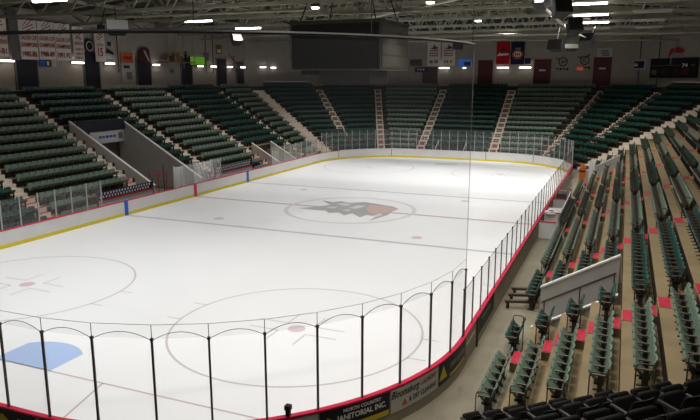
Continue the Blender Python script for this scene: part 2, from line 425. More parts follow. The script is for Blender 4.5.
# seat template: local +Y is away from the ice
def back_mesh():
    mb = MB(); W = .235; rows = [(.40, .10, .9), (.52, .135, 1), (.66, .17, 1), (.78, .205, .98), (.85, .228, .86)]
    nx = 6; front = []; rear = []
    for z, y, w in rows:
        for j in range(nx + 1):
            t = -1 + 2 * j / nx; cur = .035 * t * t
            front.append((W * w * t, y - cur, z)); rear.append((W * w * t, y - cur + .035, z - .004))
    n = nx + 1; fs = []; o = len(front)
    for i in range(len(rows) - 1):
        for j in range(nx):
            a = i * n + j; fs.append((a, a + 1, a + n + 1, a + n)); fs.append((o + a, o + a + n, o + a + n + 1, o + a + 1))
    for i in range(len(rows) - 1):
        for j in (0, nx): a = i * n + j; fs.append((a, a + n, o + a + n, o + a))
    for j in range(nx):
        a = j; fs.append((a, a + 1, o + a + 1, o + a)); a = (len(rows) - 1) * n + j; fs.append((a, a + 1, o + a + 1, o + a))
    return mb.add(front + rear, fs)
def pan_mesh():
    mb = MB(); W = .215; prof = [(.045, .40), (-.045, .41), (-.15, .51), (-.235, .62), (-.245, .675), (-.21, .695), (-.165, .66), (-.08, .55), (.03, .47)]
    secs = []
    for x, sc in ((-W, .9), (-W * .8, 1), (W * .8, 1), (W, .9)):
        cy, cz = -.06, .58
        secs.append([(x, cy + (y - cy) * sc, cz + (z - cz) * sc) for y, z in prof])
    return mb.sweep(secs)
def arm_mesh():
    mb = MB(); mb.box(-.026, -.20, .60, .026, .16, .632); mb.box(-.02, -.21, .575, .02, -.17, .62); return mb
def std_mesh():
    mb = MB(); mb.box(-.018, -.02, 0, .018, .09, .60); mb.box(-.03, -.12, 0, .03, .14, .025); mb.box(-.018, -.10, .38, .018, .12, .45); return mb
TPL = {}
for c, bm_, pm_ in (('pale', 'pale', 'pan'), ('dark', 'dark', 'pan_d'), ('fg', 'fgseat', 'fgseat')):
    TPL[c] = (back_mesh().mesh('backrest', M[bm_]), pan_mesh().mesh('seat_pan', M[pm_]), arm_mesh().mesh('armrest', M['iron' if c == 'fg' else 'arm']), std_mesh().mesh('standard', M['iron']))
    for me in TPL[c][:2]: me.polygons.foreach_set('use_smooth', [True] * len(me.polygons))
def put_seat(s, label, group, c=None):
    x, y, z, th = s[:4]; c = c or s[7]
    r = root('arena_seat', (x, y, z), label, 'seat', group, th - PI / 2)
    B, P, A_, D_ = TPL[c]
    for nm, me, lx in (('backrest', B, 0), ('seat_pan', P, 0), ('armrest', A_, .2575), ('standard', D_, .2575)):
        o = bpy.data.objects.new(nm, me); COL.objects.link(o); o.parent = r; o.location = (lx, 0, 0)
    return r
cw = {'pale': 'pale green', 'dark': 'dark green', 'fg': 'black'}
for i in near_:
    s = seats[i]
    put_seat(s, f"{cw[s[7]]} tip-up seat, {od(s[5])} row up, {od(s[6])} along, {s[8]}", f"{cw[s[7]]} seats in the {s[8]}")
# every other seat of the bowl: one object
def simple(mb, s):
    x, y, z, th = s[:4]; ct, st = math.cos(th - PI / 2), math.sin(th - PI / 2)
    T = lambda a, b, c: (x + a * ct - b * st, y + a * st + b * ct, z + c)
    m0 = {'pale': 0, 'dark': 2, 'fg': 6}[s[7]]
    w = .235
    # backrest: two bent slabs with a narrower rounded top
    pr = [(.10, .40, 1), (.165, .66, 1), (.20, .79, .97), (.222, .85, .84)]
    vs = []
    for (yy, zz, k) in pr:
        vs += [T(-w * k, yy - .03, zz), T(0, yy, zz), T(w * k, yy - .03, zz), T(w * k, yy + .01, zz), T(0, yy + .035, zz), T(-w * k, yy + .01, zz)]
    fs = []
    for q in range(3):
        for j in range(6): fs.append((q * 6 + j, q * 6 + (j + 1) % 6, q * 6 + 6 + (j + 1) % 6, q * 6 + 6 + j))
    fs.append((18, 19, 20, 21, 22, 23)); mb.add(vs, fs, m0)
    p = [(.03, .41), (-.15, .51), (-.24, .64), (-.21, .695), (-.08, .55)]
    vs = [T(-.21, a, b) for a, b in p] + [T(.21, a, b) for a, b in p]
    mb.add(vs, [(4, 3, 2, 1, 0), (5, 6, 7, 8, 9)] + [(j, (j + 1) % 5, (j + 1) % 5 + 5, j + 5) for j in range(5)], m0 + 1)
    mb.box(.232, -.17, .60, .283, .16, .635, T, 4); mb.box(.24, -.02, 0, .276, .09, .60, T, 5)
mb = MB()
for i, s in enumerate(seats):
    if i not in near_set: simple(mb, s)
tag(mb.obj('seat_rows', [M['pale'], M['pan'], M['dark'], M['pan_d'], M['arm'], M['iron'], M['fgseat'], M['fgseat']]), 'green seats filling the rows of the stands around the rink beyond the nearest blocks', 'seats', None, 'stuff')
# ------------------------------------------------------------------ aisles
def aisle(side, a, k0, label, w=.98, k1=14, wide=False):
    def P(d, off, z, kk=None):
        x, y, th = sd(side, a(d) if callable(a) else a, d); return (x - math.sin(th) * off, y + math.cos(th) * off, z)
    st = MB(); rd = MB()
    def slab(mb, d0, d1, z0, z1, hw):
        mb.add([P(d0, -hw, z0), P(d1, -hw, z0), P(d1, hw, z0), P(d0, hw, z0), P(d0, -hw, z1), P(d1, -hw, z1), P(d1, hw, z1), P(d0, hw, z1)],
               [(0, 3, 2, 1), (4, 5, 6, 7), (0, 1, 5, 4), (1, 2, 6, 5), (2, 3, 7, 6), (3, 0, 4, 7)])
    reds = []; faces = []; bord = .03 if side in 'RL' else .12
    for k in range(max(k0, 1), k1 + 1):
        e = D0 + TREAD * k - .46; z = RISE * k
        slab(st, e - .32, e, z - RISE, z - RISE / 2, w / 2)
        slab(st, e - .001, e + TREAD - .33, z - .04, z + .014, w / 2)
        slab(st, e - .012, e, z - RISE / 2, z, w / 2)
        for q in ((e - .31, e - .02, z - RISE / 2), (e + .02, e + .33, z + .014)):
            if side != 'R' and k > 3: continue
            rd = MB(); slab(rd, q[0], q[1], q[2], q[2] + .008, w / 2 - bord); reds.append(rd)
        if side in 'FKC': faces += [MB(), MB()]; slab(faces[-2], e - .026, e - .012, z - RISE / 2 + .0, z - .06, w / 2 - .16); slab(faces[-1], e - .335, e - .32, z - RISE + .10, z - RISE / 2 - .0, w / 2 - .16)
        elif False: faces.append(MB()); slab(faces[-1], e - .026, e - .012, z - RISE / 2 + .02, z - .02, w / 2 - .05)
    o = tag(st.obj('aisle_stairs', M['tier' if side == 'R' else 'stair']), label, 'stairs', 'aisle stairs of the stands')
    if not wide:
        for rd in reds: rd.obj('red_tread', M['redstep'], o)
        for q in faces: q.obj('riser_face', M['brownr'], o)
    return o
for i, y in enumerate((9.4, 19.1, 28.5, 38.2, 47.8)): aisle('R', y, 0, f'concrete aisle steps with red treads, {od(i)} aisle of right stand from camera')
NA = aisle('N', 11.55, 0, 'aisle steps between the two black seat blocks below the camera', w=.75, k1=13); NA.location.z = NUP
aisle('C', lambda d: -hf(d) + .95, 0, 'wide pale stairs at bend between right stand and far corner', w=1.7, wide=True)
aisle('C', 0, 5, 'short pale aisle halfway up the right far corner')
aisle('C', lambda d: hf(d) - .8, 0, 'pale aisle between far end stand and right far corner')
aisle('F', 3.65, 0, 'pale ladder-like aisle right of middle in far end stand')
aisle('F', lambda d: -4.75 - .035 * d, 0, 'pale ladder-like aisle left of middle in far end stand')
aisle('K', lambda d: -hf(d) + .8, 0, 'pale aisle in far stand just right of and below the scoreboard')
aisle('K', 0, 5, 'short pale aisle halfway up the left far corner')
aisle('K', lambda d: hf(d) - .95, 0, 'wide plain concrete stairs at the left far corner', w=1.7, wide=True)
aisle('L', lambda d: 52.9 + .155 * d, 0, 'narrow aisle at far end of left stand')
for i, y in enumerate((45.3, 36.55, 27.25, 18.4)): aisle('L', y, 0, f'stepped aisle of left stand, {od(3 - i)} from the camera end')
# parapets behind the corner seats
def parapet(side, a0, a1, d, z0, z1, label):
    mb = MB(); cp = MB(); n = 6; sa = []; sb = []
    for i in range(n + 1):
        a = a0 + (a1 - a0) * i / n
        sa.append([(*sd(side, a, q)[:2], z) for q, z in ((d, z0), (d + .12, z0), (d + .12, z1), (d, z1))])
        sb.append([(*sd(side, a, q)[:2], z) for q, z in ((d - .05, z1), (d + .17, z1), (d + .17, z1 + .09), (d - .05, z1 + .09))])
    mb.sweep(sa); cp.sweep(sb); o = struct(mb.obj('wall_parapet', M['dgrey']), label); cp.obj('parapet_cap', M['lgrey'], o)
parapet('K', .8, 7.3, 14.75, 7.9, 8.45, 'dark parapet with pale cap behind left far corner')
parapet('K', -7.8, -.8, 14.75, 7.9, 8.1, 'dark parapet with pale cap below the scoreboard')
parapet('C', -9.2, -.8, 14.75, 7.9, 8.5, 'dark parapet with pale cap behind right far corner')
# ------------------------------------------------------------------ dasher boards
bd = root('dasher_boards', (0, 0, 0), 'white dasher boards with red cap and yellow kick strip around the ice', 'boards')
BS0 = TOT - 5.0
def part_ring(name, m, prof, s0=0, s1=TOT, closed=True, parent=bd):
    mb = MB(); mb.sweep(ring(prof, s0, s1, closed), closed); return mb.obj(name, M[m], parent)
part_ring('board_panel', 'board', [(0, 0), (.05, 0), (.05, BZ - .05), (0, BZ - .05)])
part_ring('outer_panel', 'outer', [(.05, -.03), (.11, -.03), (.11, BZ - .05), (.05, BZ - .05)])
CAPP = [(-.015, BZ - .05), (.13, BZ - .05), (.13, BZ), (-.015, BZ)]
part_ring('cap_rail', 'red', CAPP, SL0 - 4, TOT + SR1 + 4, False)
part_ring('cap_rail', 'board', CAPP, SR1 + 4, SL0 - 4, False)['label'] = 'white cap rail'
part_ring('kick_strip', 'yellow', [(-.014, 0), (0, 0), (0, .2), (-.014, .2)])
for s, m in ((SL1 - (22.86 - CY0), 'blue'), (SL1 - (30.48 - CY0), 'red'), (SL1 - (38.1 - CY0), 'blue')):
    mb = MB(); mb.sweep(ring([(-.03, 0), (.0, 0), (.0, BZ + .02), (-.03, BZ + .02)], s - .16, s + .16)); mb.obj('line_marker', M[m], bd)
    for q in (s,):
        mb = MB()
for s in (SF1 + 3.0, SF1 + 9.6, SF0 + 1, SR1 + 9):
    mb = MB(); mb.sweep(ring([(-.004, .2), (0, .2), (0, BZ - .05), (-.004, BZ - .05)], s, s + .06)); mb.obj('gate_seam', M['dgrey'], bd)
# advertisements on the outer face of the near boards
def text_verts(txt, size, shear=0):
    cu = bpy.data.curves.new('t', 'FONT'); cu.body = txt; cu.size = size; cu.shear = shear; cu.resolution_u = 2; cu.offset = .022
    o = bpy.data.objects.new('t', cu); COL.objects.link(o)
    dg = bpy.context.evaluated_depsgraph_get(); me = bpy.data.meshes.new_from_object(o.evaluated_get(dg))
    v = [tuple(p.co) for p in me.vertices]; f = [tuple(p.vertices) for p in me.polygons]
    bpy.data.objects.remove(o); bpy.data.curves.remove(cu); bpy.data.meshes.remove(me); return v, f
def text_on(name, txt, w, h, T, m, parent, shear=0):
    """lettering stretched to a box w x h, T maps (u, v) in 0..w, 0..h to a point"""
    v, f = text_verts(txt, 1, shear)
    x0 = min(p[0] for p in v); x1 = max(p[0] for p in v); y0 = min(p[1] for p in v); y1 = max(p[1] for p in v)
    mb = MB(); mb.add([T((p[0] - x0) / (x1 - x0) * w, (p[1] - y0) / (y1 - y0) * h) for p in v], f); return mb.obj(name, M[m], parent)
def ad(s0, s1, m, label):
    mb = MB(); n = 12
    mb.sweep([[(*path(s0 + (s1 - s0) * i / n, d), z) for d, z in ((.11, .27), (.122, .27), (.122, .93), (.11, .93))] for i in range(n + 1)])
    o = mb.obj('advert_panel', M[m], bd); o['label'] = label; return o
ZM = lambda z: .27 + (z - .07) * .66 / .86
def adT(s0, z0, d=.128): return lambda u, v: (*path(s0 + u - .06, d), ZM(z0 + v))
def adquad(o, s0, s1, z0, z1, m, name, d=.126):
    mb = MB(); n = 8; st = [s0 + (s1 - s0) * i / n for i in range(n + 1)]
    mb.sweep([[(*path(s, q), z) for q, z in ((d - .003, ZM(z0)), (d, ZM(z0)), (d, ZM(z1)), (d - .003, ZM(z1)))] for s in st]); return mb.obj(name, M[m], o)
def addiamond(o, s, z, r, m, name='diamond'):
    T = adT(0, 0, .128); mb = MB(); mb.add([T(s - r, z), T(s, z - r), T(s + r, z), T(s, z + r)], [(0, 1, 2, 3)]); return mb.obj(name, M[m], o)
a = ad(9.45, 11.50, 'adw', 'grey advertisement panel with black script')
text_on('lettering', 'cing', .75, .24, adT(10.6, .56), 'txt', a, .3)
a = ad(11.56, 13.63, 'navy', 'navy advertisement with white lettering and yellow diamond')
text_on('lettering', 'NORTH COUNTRY', 1.15, .13, adT(12.25, .74), 'white', a)
text_on('lettering', 'JANITORIAL INC.', 1.5, .27, adT(12.06, .40), 'white', a)
adquad(a, 12.1, 13.6, .1, .3, 'ady', 'yellow_band'); addiamond(a, 11.82, .42, .27, 'ady')
a = ad(13.69, 15.73, 'adw', 'white advertisement with black script and red lettering')
text_on('lettering', 'Bloomsburg', 1.12, .36, adT(13.74, .50), 'txt', a, .35)
text_on('lettering', 'LAUNDRY', .75, .2, adT(14.93, .62), 'bred', a)
text_on('lettering', '& DRY CLEANING', 1.25, .2, adT(14.42, .24), 'txt', a)
mb = MB(); T = adT(0, 0, .128); mb.add([T(14.12, .2), T(14.36, .2), T(14.24, .46)], [(0, 1, 2)]); mb.obj('triangle_mark', M['orange'], a)
a = ad(15.79, 18.02, 'navy', 'black advertisement with yellow triangle')
mb = MB(); mb.add([T(15.85, .25), T(16.35, .25), T(16.1, .82)], [(0, 1, 2)]); mb.obj('triangle_mark', M['ady'], a)
adquad(a, 16.5, 17.9, .12, .22, 'ady', 'yellow_band')
for j, (u0, u1) in enumerate(((16.5, 17.0), (17.05, 17.4), (17.45, 17.9))): adquad(a, u0, u1, .45, .66, 'grey', 'worn_lettering')
a = ad(18.08, 19.6, 'outer', 'plain tan panel'); adquad(a, 18.2, 19.4, .5, .62, 'stair', 'worn_lettering')
a = ad(19.9, 22.9, 'black', 'black panel with grey lettering')
adquad(a, 20.6, 22.2, .55, .68, 'grey', 'worn_lettering'); adquad(a, 20.8, 22.0, .3, .4, 'dgrey', 'worn_lettering')
a = ad(2.3, 4.6, 'navy', 'black advertisement with yellow diamond at the near end')
addiamond(a, 3.55, .58, .22, 'ady'); adquad(a, 4.0, 4.5, .6, .72, 'white', 'worn_lettering'); adquad(a, 4.0, 4.5, .34, .46, 'bred', 'worn_lettering')
a = ad(4.7, 6.6, 'navy', 'black advertisement with red lettering'); adquad(a, 4.9, 6.3, .5, .72, 'bred', 'worn_lettering')
x, y = path(10.78, .06)
o = root('camera_block', (x, y, BZ), 'small black block standing on the red cap rail between near glass posts', 'block')
mb = MB(); mb.box(-.05, -.05, 0, .05, .05, .16); mb.obj('stem', M['black'], o); mb = MB(); mb.box(-.07, -.07, .16, .07, .07, .28); mb.obj('head', M['black'], o)
# open gate post beside the black panel
mb = MB(); x, y = path(19.78, .12); mb.bar((x, y, -.03), (x, y, BZ), .1); mb.obj('gate_post', M['post_d'], bd)
# ------------------------------------------------------------------ glass and posts
def pane(s0, s1, z1, m, label, group, arch=0, edge=False, hem=None):
    x0, y0 = path(s0, .05); x1, y1 = path(s1, .05); n = 12 if arch else 1
    top = []
    for i in range(n + 1):
        t = i / n; top.append((x0 + (x1 - x0) * t, y0 + (y1 - y0) * t, z1 + arch * (1 - (2 * t - 1) ** 2)))
    mb = MB(); o = len(top)
    dx, dy = (y1 - y0), -(x1 - x0); l = math.hypot(dx, dy); nx, ny = dx / l * .006, dy / l * .006
    loop = [(x0, y0, BZ), (x1, y1, BZ)] + top[::-1]
    N = len(loop); vs = [(a + nx, b + ny, c) for a, b, c in loop] + [(a - nx, b - ny, c) for a, b, c in loop]
    mb.add(vs, [tuple(range(N)), tuple(range(2 * N - 1, N - 1, -1))])
    ob = tag(mb.obj('rink_shield', M[m]), label, 'glass pane', group)
    if edge:
        e = MB(); e.tube(top, .009, 5); e.obj('pane_edge', M['edge'], ob)
    return ob
def post(s, z1, m, label, group, w=.05, strut=0):
    x, y = path(s, .05); b = MB(); t = path(s + .01, .05); ang = math.atan2(t[1] - y, t[0] - x)
    c, sn = math.cos(ang), math.sin(ang)
    T = lambda a, q, z: (x + a * c - q * sn, y + a * sn + q * c, z)
    b.box(-w / 2, -w / 2, BZ, w / 2, w / 2, z1, T)
    ob = tag(b.obj('shield_upright', M[m]), label, 'post', group)
    k = MB(); k.box(-w * .72, -w * .72, z1 - .02, w * .72, w * .72, z1 + .04, T); k.obj('post_cap', M[m], ob)
    if strut:
        k = MB(); k.bar((x, y, z1 + .04), (x, y, z1 + strut), .012); k.obj('strut', M['post_d'], ob)
    return ob
NP = [2.35, 3.66, 5.0, 6.33, 7.74, 9.01, 10.27, 11.54, 12.78, 14.06, 15.36, 16.64, 18.05]
HEM = .36
for i, s in enumerate(NP):
    post(s, GZ, 'post_d', f'dark upright glass post on near boards, {od(i)} from photo left', 'dark posts of the near glass', .047, HEM)
    if i: pane(NP[i - 1], s, GZ - .02, 'glass', f'arched clear glass pane above near boards, {od(i - 1)} from photo left', 'arched panes of the near glass', .2, True)
RS = [SR0 + (y - CY0) for y in [8.62 + 1.325 * k for k in range(33)]]
for i, s in enumerate(RS):
    post(s, SZ, 'post_d', f'slim dark glass post on right side boards, {od(i)} from near corner', 'posts along the right side boards', .04)
    if i: pane(RS[i - 1], s, SZ - .02, 'glass', f'low clear glass pane on right side boards, {od(i - 1)} from near corner', 'panes along the right side boards', 0, True)
FS = [RS[-1] + (SF1 + 12.5 - RS[-1]) * k / 38 for k in range(39)]
for i, s in enumerate(FS):
    if i: post(s, GZ, 'post_l', f'pale glass post on far curved end boards, {od(i - 1)} from right', 'pale posts of the far end glass', .042)
    if i: pane(FS[i - 1], s, GZ - .02, 'glass2', f'tall glass pane on far curved end boards, {od(i - 1)} from right', 'panes of the far end glass')
LS = []; y = CY1 - .2
while y > 9: LS.append(SL1 - (y - CY0)); y -= 1.21
last = None; n = 0
for s in LS:
    y = CY0 + SL1 - s
    if 21.2 < y < 28.0 or 35.1 < y < 41.7: last = None; continue
    post(s, SZ + .03, 'post_l', f'pale glass post on left side boards, {od(n)} from far corner', 'pale posts of the left glass', .055)
    if last is not None: pane(last, s, SZ, 'glass2', f'glass pane on left side boards, {od(n)} from far corner', 'panes of the left glass')
    last = s; n += 1
# ------------------------------------------------------------------ protective net over the near end
net = root('safety_net', (0, 0, 0), 'fine translucent safety net hanging above the near end glass', 'net')
st = stations(TOT - 8, TOT, .5)[:-1] + stations(0, 18.05, .5)
mb = MB(); NZ = 8
def cable_pt(s): x, y = path(s, .05); return Vector((x, y, 9.9))
secs = []
for s in st:
    x, y = path(s, .05); secs.append([(x, y, GZ + HEM + (9.9 - GZ - HEM) * j / NZ) for j in range(NZ + 1)])
n = NZ + 1; vs = [v for c in secs for v in c]; fs = []
for i in range(len(secs) - 1):
    for j in range(NZ): fs.append((i * n + j, (i + 1) * n + j, (i + 1) * n + j + 1, i * n + j + 1))
mb.add(vs, fs); mb.obj('mesh_sheet', M['net'], net)
mb = MB()
for a, b in zip(NP[:-1], NP[1:]):
    pa, pb = path(a, .05), path(b, .05)
    mb.add([(*pa, GZ + .03), (*pb, GZ + .03), (*pb, GZ + HEM), (*pa, GZ + HEM)], [(0, 1, 2, 3)])
mb.obj('skirt', M['net'], net)
mb = MB(); mb.tube([(*path(s, .05), GZ + HEM) for s in NP], .007, 5); mb.obj('hem_cord', M['lgrey'], net)
mb = MB(); mb.tube([tuple(cable_pt(s)) for s in st], .045, 6); mb.obj('top_cable', M['black'], net)
x, y = path(18.05, .05); mb = MB(); mb.tube([(x, y, GZ + HEM), (x, y, 9.9)], .008, 5); mb.obj('edge_cord', M['grey'], net)
mb = MB()
for s in (4.4, 9, 13, 17.8):
    x, y = path(s, .05); mb.tube([(x, y, 9.9), (x * 1.0, y, 14.4)], .012, 5)
mb.obj('hanger_wire', M['black'], net)
# ------------------------------------------------------------------ benches, gate and boxes
def bench(y0, y1, m, pat, label):
    b = root('bench_enclosure', (-14.4, (y0 + y1) / 2, 0), label, 'bench'); l = (y1 - y0) / 2
    mb = MB(); mb.box(-.05, -l, 0, .02, l, 1.04); mb.obj('back_wall', M['lgrey'], b)
    mb = MB(); mb.box(.02, -l, 1.02, .1, l, 1.09); mb.obj('red_rail', M['bred'], b)
    mb = MB(); mb.box(-.04, -l, 1.09, .02, l, 1.56); p = mb.obj('sponsor_panel', M[m], b)
    if pat:
        mb = MB(); n = int(2 * l / .3)
        for i in range(n):
            for j in range(2):
                cy = -l + .2 + i * (2 * l - .4) / n + .14 * j; cz = 1.22 + .21 * j
                mb.box(.02, cy - .06, cz - .07, .03, cy + .06, cz + .07)
        mb.obj('pale_emblems', M['lgrey'], p)
    mb = MB(); mb.box(.35, -l, .42, .75, l, .48); mb.box(.5, -l + .2, 0, .6, -l + .3, .42); mb.box(.5, l - .3, 0, .6, l - .2, .42); mb.obj('bench_seat', M['wood'], b)
    mb = MB(); mb.box(-.05, -l - .08, 0, .05, -l, 1.75); mb.box(-.05, l, 0, .05, l + .08, 1.75); mb.obj('end_post', M['post_d'], b)
bench(21.9, 27.3, 'bnavy', True, 'players bench with navy panel of pale emblems beside near blue line')
bench(35.3, 41.2, 'bnavy', True, 'players bench with navy panel of pale emblems beside far blue line')
g = root('passage_gate', (-15.4, 28.25, 0), 'red pipe gate at mouth of the left entry passage', 'gate')
mb = MB()
for a in (0, 1.0, 1.95): mb.tube([(0, a, 0), (0, a, 2.3 if a < .1 else 1.85)], .035)
mb.tube([(0, 0, 1.8), (0, 1.95, 1.8)], .035); mb.tube([(0, 0, 1.15), (0, 1.95, 1.15)], .03); mb.obj('gate_frame', M['bred'], g)
mb = MB(); mb.tube([(.6, .9, 0), (.6, .9, 2.6)], .05); mb.tube([(.6, 3.0, 0), (.6, 3.0, 2.2)], .05); mb.obj('gate_side_post', M['post_d'], g)
# penalty boxes along the right boards
pb = root('penalty_boxes', (13.12, 27, 0), 'white penalty boxes with red caps behind the right side boards', 'enclosure')
def wallp(x0, y0, x1, y1, h, nm='box_wall'):
    mb = MB(); mb.box(x0, y0, 0, x1, y1, h); o = mb.obj(nm, M['board'], pb)
    mb = MB(); mb.box(x0 - .02, y0 - .02, h, x1 + .02, y1 + .02, h + .05); mb.obj('red_cap', M['red'], o)
wallp(0, 0, .9, .08, .95); wallp(0, 2.7, .9, 2.78, .95); wallp(0, 7.6, .86, 7.68, .95); wallp(0, 12, .86, 12.08, .95); mb = MB(); mb.box(.82, 2.7, 0, .88, 12, .85); mb.obj('box_wall', M['board'], pb)
mb = MB(); mb.box(.02, 2.8, .82, .85, 4.8, .9); mb.obj('counter_top', M['lgrey'], pb)
for yy, x1 in ((7.7, .85), (9.8, .85), (12.0, .85)):
    mb = MB(); mb.box(0, yy, .95, x1, yy + .02, 2.3); mb.obj('divider_glass', M['glass2'], pb)
mb = MB(); mb.box(.84, 7.6, .95, .86, 12, 2.3); mb.obj('divider_glass', M['glass2'], pb)
mb = MB(); mb.box(.15, 8.2, .0, .75, 9.4, 1.25); mb.obj('timekeeper_desk', M['dgrey'], pb)
tw = root('folded_jersey', (13.45, 30.2, .9), 'white jersey with black marks lying on penalty box counter', 'jersey')
mb = MB(); pts = [(-.35, -.5), (-.1, -.75), (.3, -.6), (.38, -.1), (.2, .3), (-.2, .4), (-.36, .1)]
mb.prism(pts, 0, .09); mb.prism([(a * .7, b * .7) for a, b in pts], .09, .14); mb.obj('cloth', M['white'], tw)
mb = MB(); mb.prism([(-.12, -.3), (.12, -.34), (.18, -.05), (-.1, .05)], .141, .15); mb.prism([(-.35, .05), (-.2, .1), (-.2, .38), (-.33, .3)], .1, .16); mb.obj('black_marking', M['txt'], tw)
cone = root('orange_barrier', (14.1, 49.6, 0), 'orange plastic barrier stored beside the far penalty box', 'barrier')
mb = MB(); mb.box(-.32, -.3, 0, .32, .3, .15); mb.box(-.26, -.2, .15, .26, .2, 1.25); mb.lathe([(.2, 0), (.16, .3), (.1, .34)], (0, 0, 1.25), 12); mb.obj('barrier_body', M['orange'], cone)
mb = MB(); mb.box(-.27, -.21, .9, .27, .21, 1.05); mb.obj('dark_band', M['txt'], cone)
pn = root('leaning_board', (14.85, 49.7, 0), 'white upright panel leaning by the far entry of right stand', 'panel')
mb = MB(); mb.box(-.25, -.04, 0, .25, .04, 1.9); mb.obj('face', M['white'], pn); mb = MB(); mb.box(-.3, -.3, 0, -.22, .3, .06); mb.box(.22, -.3, 0, .3, .3, .06); mb.obj('stand_foot', M['dgrey'], pn)
# dark bench steps across the walkway by the near passage
for i, y in enumerate((14.9, 15.75, 16.6)):
    o = root('timber_bench', (13.9, y, 0), f'low dark plank across the walkway by near passage, {od(i)} from camera', 'plank', 'dark planks across the right walkway', R(18))
    mb = MB(); mb.box(-.62, -.09, .2, .62, .09, .3); mb.obj('plank', M['rail'], o)
    for sx in (-.5, .5):
        mb = MB(); mb.box(sx - .05, -.08, -.03, sx + .05, .08, .2); mb.obj('leg', M['iron'], o)
# handrails
def hoop(x, y, z, th, label, h=.9, w=.38):
    o = root('handrail', (x, y, z), label, 'handrail', 'hoop handrails by the aisles', th)
    pts = [(-w / 2, 0, 0), (-w / 2, 0, h - .1)] + [(-w / 2 + .1 - .1 * math.cos(a), 0, h - .1 + .1 * math.sin(a)) for a in (PI / 6, PI / 3, PI / 2)] + \
          [(w / 2 - .1 + .1 * math.sin(a), 0, h - .1 + .1 * math.cos(a)) for a in (0, PI / 6, PI / 3, PI / 2)] + [(w / 2, 0, 0)]
    mb = MB(); mb.tube(pts, .016, 7); mb.obj('hoop', M['rail'], o, True)
    mb = MB(); mb.box(-w / 2 - .05, -.05, 0, -w / 2 + .05, .05, .012); mb.box(w / 2 - .05, -.05, 0, w / 2 + .05, .05, .012); mb.obj('base_plate', M['iron'], o)
for k in range(7):
    d = D0 + TREAD * k
    if k < 6: hoop(HW + d, 6.0 - .43 * d, RISE * k, 0, f'brown hoop handrail at near end of {od(k)} row, aisle closest to camera')
    for i, y in enumerate((9.93, 19.6, 29.0, 38.7)):
        if (i > 1 and k > 4) or (i == 0 and k == 0): continue
        hoop(HW + d + .04, y, RISE * k, 0, f'brown hoop handrail by {od(k)} row at {od(i)} red-stepped aisle of right stand')
hoop(14.42, 10.55, 0, 0, 'tall brown hoop handrail at foot of the red-stepped aisle', 1.25, .34)
hr = root('passage_handrail', (HW + 1.8, 14.42, 0), 'brown pipe handrail along the pale near passage wall', 'handrail')
mb = MB(); f = lambda d: .576 * (d - 1.4) + .28
mb.tube([(0, -.05, f(1.8)), (2.55, -.05, f(4.35))], .025)
for q in (.1, 1.35, 2.5): mb.tube([(q, -.05, -.02), (q, -.05, f(1.8 + q))], .022)
mb.obj('rail_pipe', M['rail'], hr)
for x, lb in ((-2.7, 'left'), (.6, 'right')):
    o = root('passage_rail', (x, LEN + 1.2, 0), f'white slanting handrail at far end passage, {lb} one', 'handrail', 'white rails of the far end passage')
    mb = MB(); mb.bar((0, 0, .9), (0, 1.5, 1.8), .06); mb.bar((0, .05, 0), (0, .05, .95), .05); mb.bar((0, 1.45, 0), (0, 1.45, 1.75), .05); mb.obj('rail_bar', M['lgrey'], o)
mb = MB(); mb.box(-2.9, LEN + 2.4, -.02, .9, LEN + 2.5, 1.2); struct(mb.obj('wall_far_passage', M['dgrey']))
o = root('passage_sign', (-22.03, 31.35, 3.72), 'pale sign board above the opening of the left entry passage', 'sign')
mb = MB(); mb.box(-.06, -1.95, 0, 0, 1.95, 1.05); mb.obj('sign_board', M['lgrey'], o)
mb = MB()
for i, (a, b) in enumerate(((-1.0, -.7), (-.6, -.35), (-.25, .1), (.2, .5), (.6, .9))): mb.box(0, a, .42, .012, b, .62)
mb.obj('blue_lettering', M['blue'], o)
mb = MB(); mb.box(0, 1.2, .25, .012, 1.7, .8); mb.obj('dark_mark', M['grey'], o)
# ------------------------------------------------------------------ walls, ceiling, roof
WZ0, WZ1 = CONC - .1, 15.3
mb = MB(); mb.box(-30.2, -14, WZ0, -30, 66, WZ1); struct(mb.obj('wall_left', M['wall']))
mb = MB(); mb.box(-18, 78, WZ0, 18, 78.2, WZ1); struct(mb.obj('wall_far', M['wall']))
mb = MB(); mb.box(30, -14, WZ0, 30.2, 66, WZ1); struct(mb.obj('wall_right', M['wall']))
for sg, nm in ((-1, 'wall_far_left'), (1, 'wall_far_right')):
    mb = MB(); p0 = Vector((sg * 18, 78, 0)); p1 = Vector((sg * 30, 66, 0)); mb.add([(*p0.xy, WZ0), (*p1.xy, WZ0), (*p1.xy, WZ1), (*p0.xy, WZ1), (p0.x + sg * .15, p0.y + .15, WZ0), (p1.x + sg * .15, p1.y + .15, WZ0), (p1.x + sg * .15, p1.y + .15, WZ1), (p0.x + sg * .15, p0.y + .15, WZ1)],
        [(0, 1, 2, 3), (7, 6, 5, 4), (0, 4, 5, 1), (1, 5, 6, 2), (2, 6, 7, 3), (3, 7, 4, 0)]); struct(mb.obj(nm, M['wall']))
def roofz(x): return 14.55 + 2.2 * (1 - (x / 31) ** 2)
mb = MB(); secs = []
for i in range(17):
    x = -31 + 62 * i / 16; z = roofz(x); secs.append([(x, -14, z), (x, 79, z), (x, 79, z + .15), (x, -14, z + .15)])
mb.sweep(secs); struct(mb.obj('ceiling', M['ceil']))
mb = MB(); mb.box(-31, -14.2, -.35, 31, -14, 17); struct(mb.obj('wall_near', M['wall']))
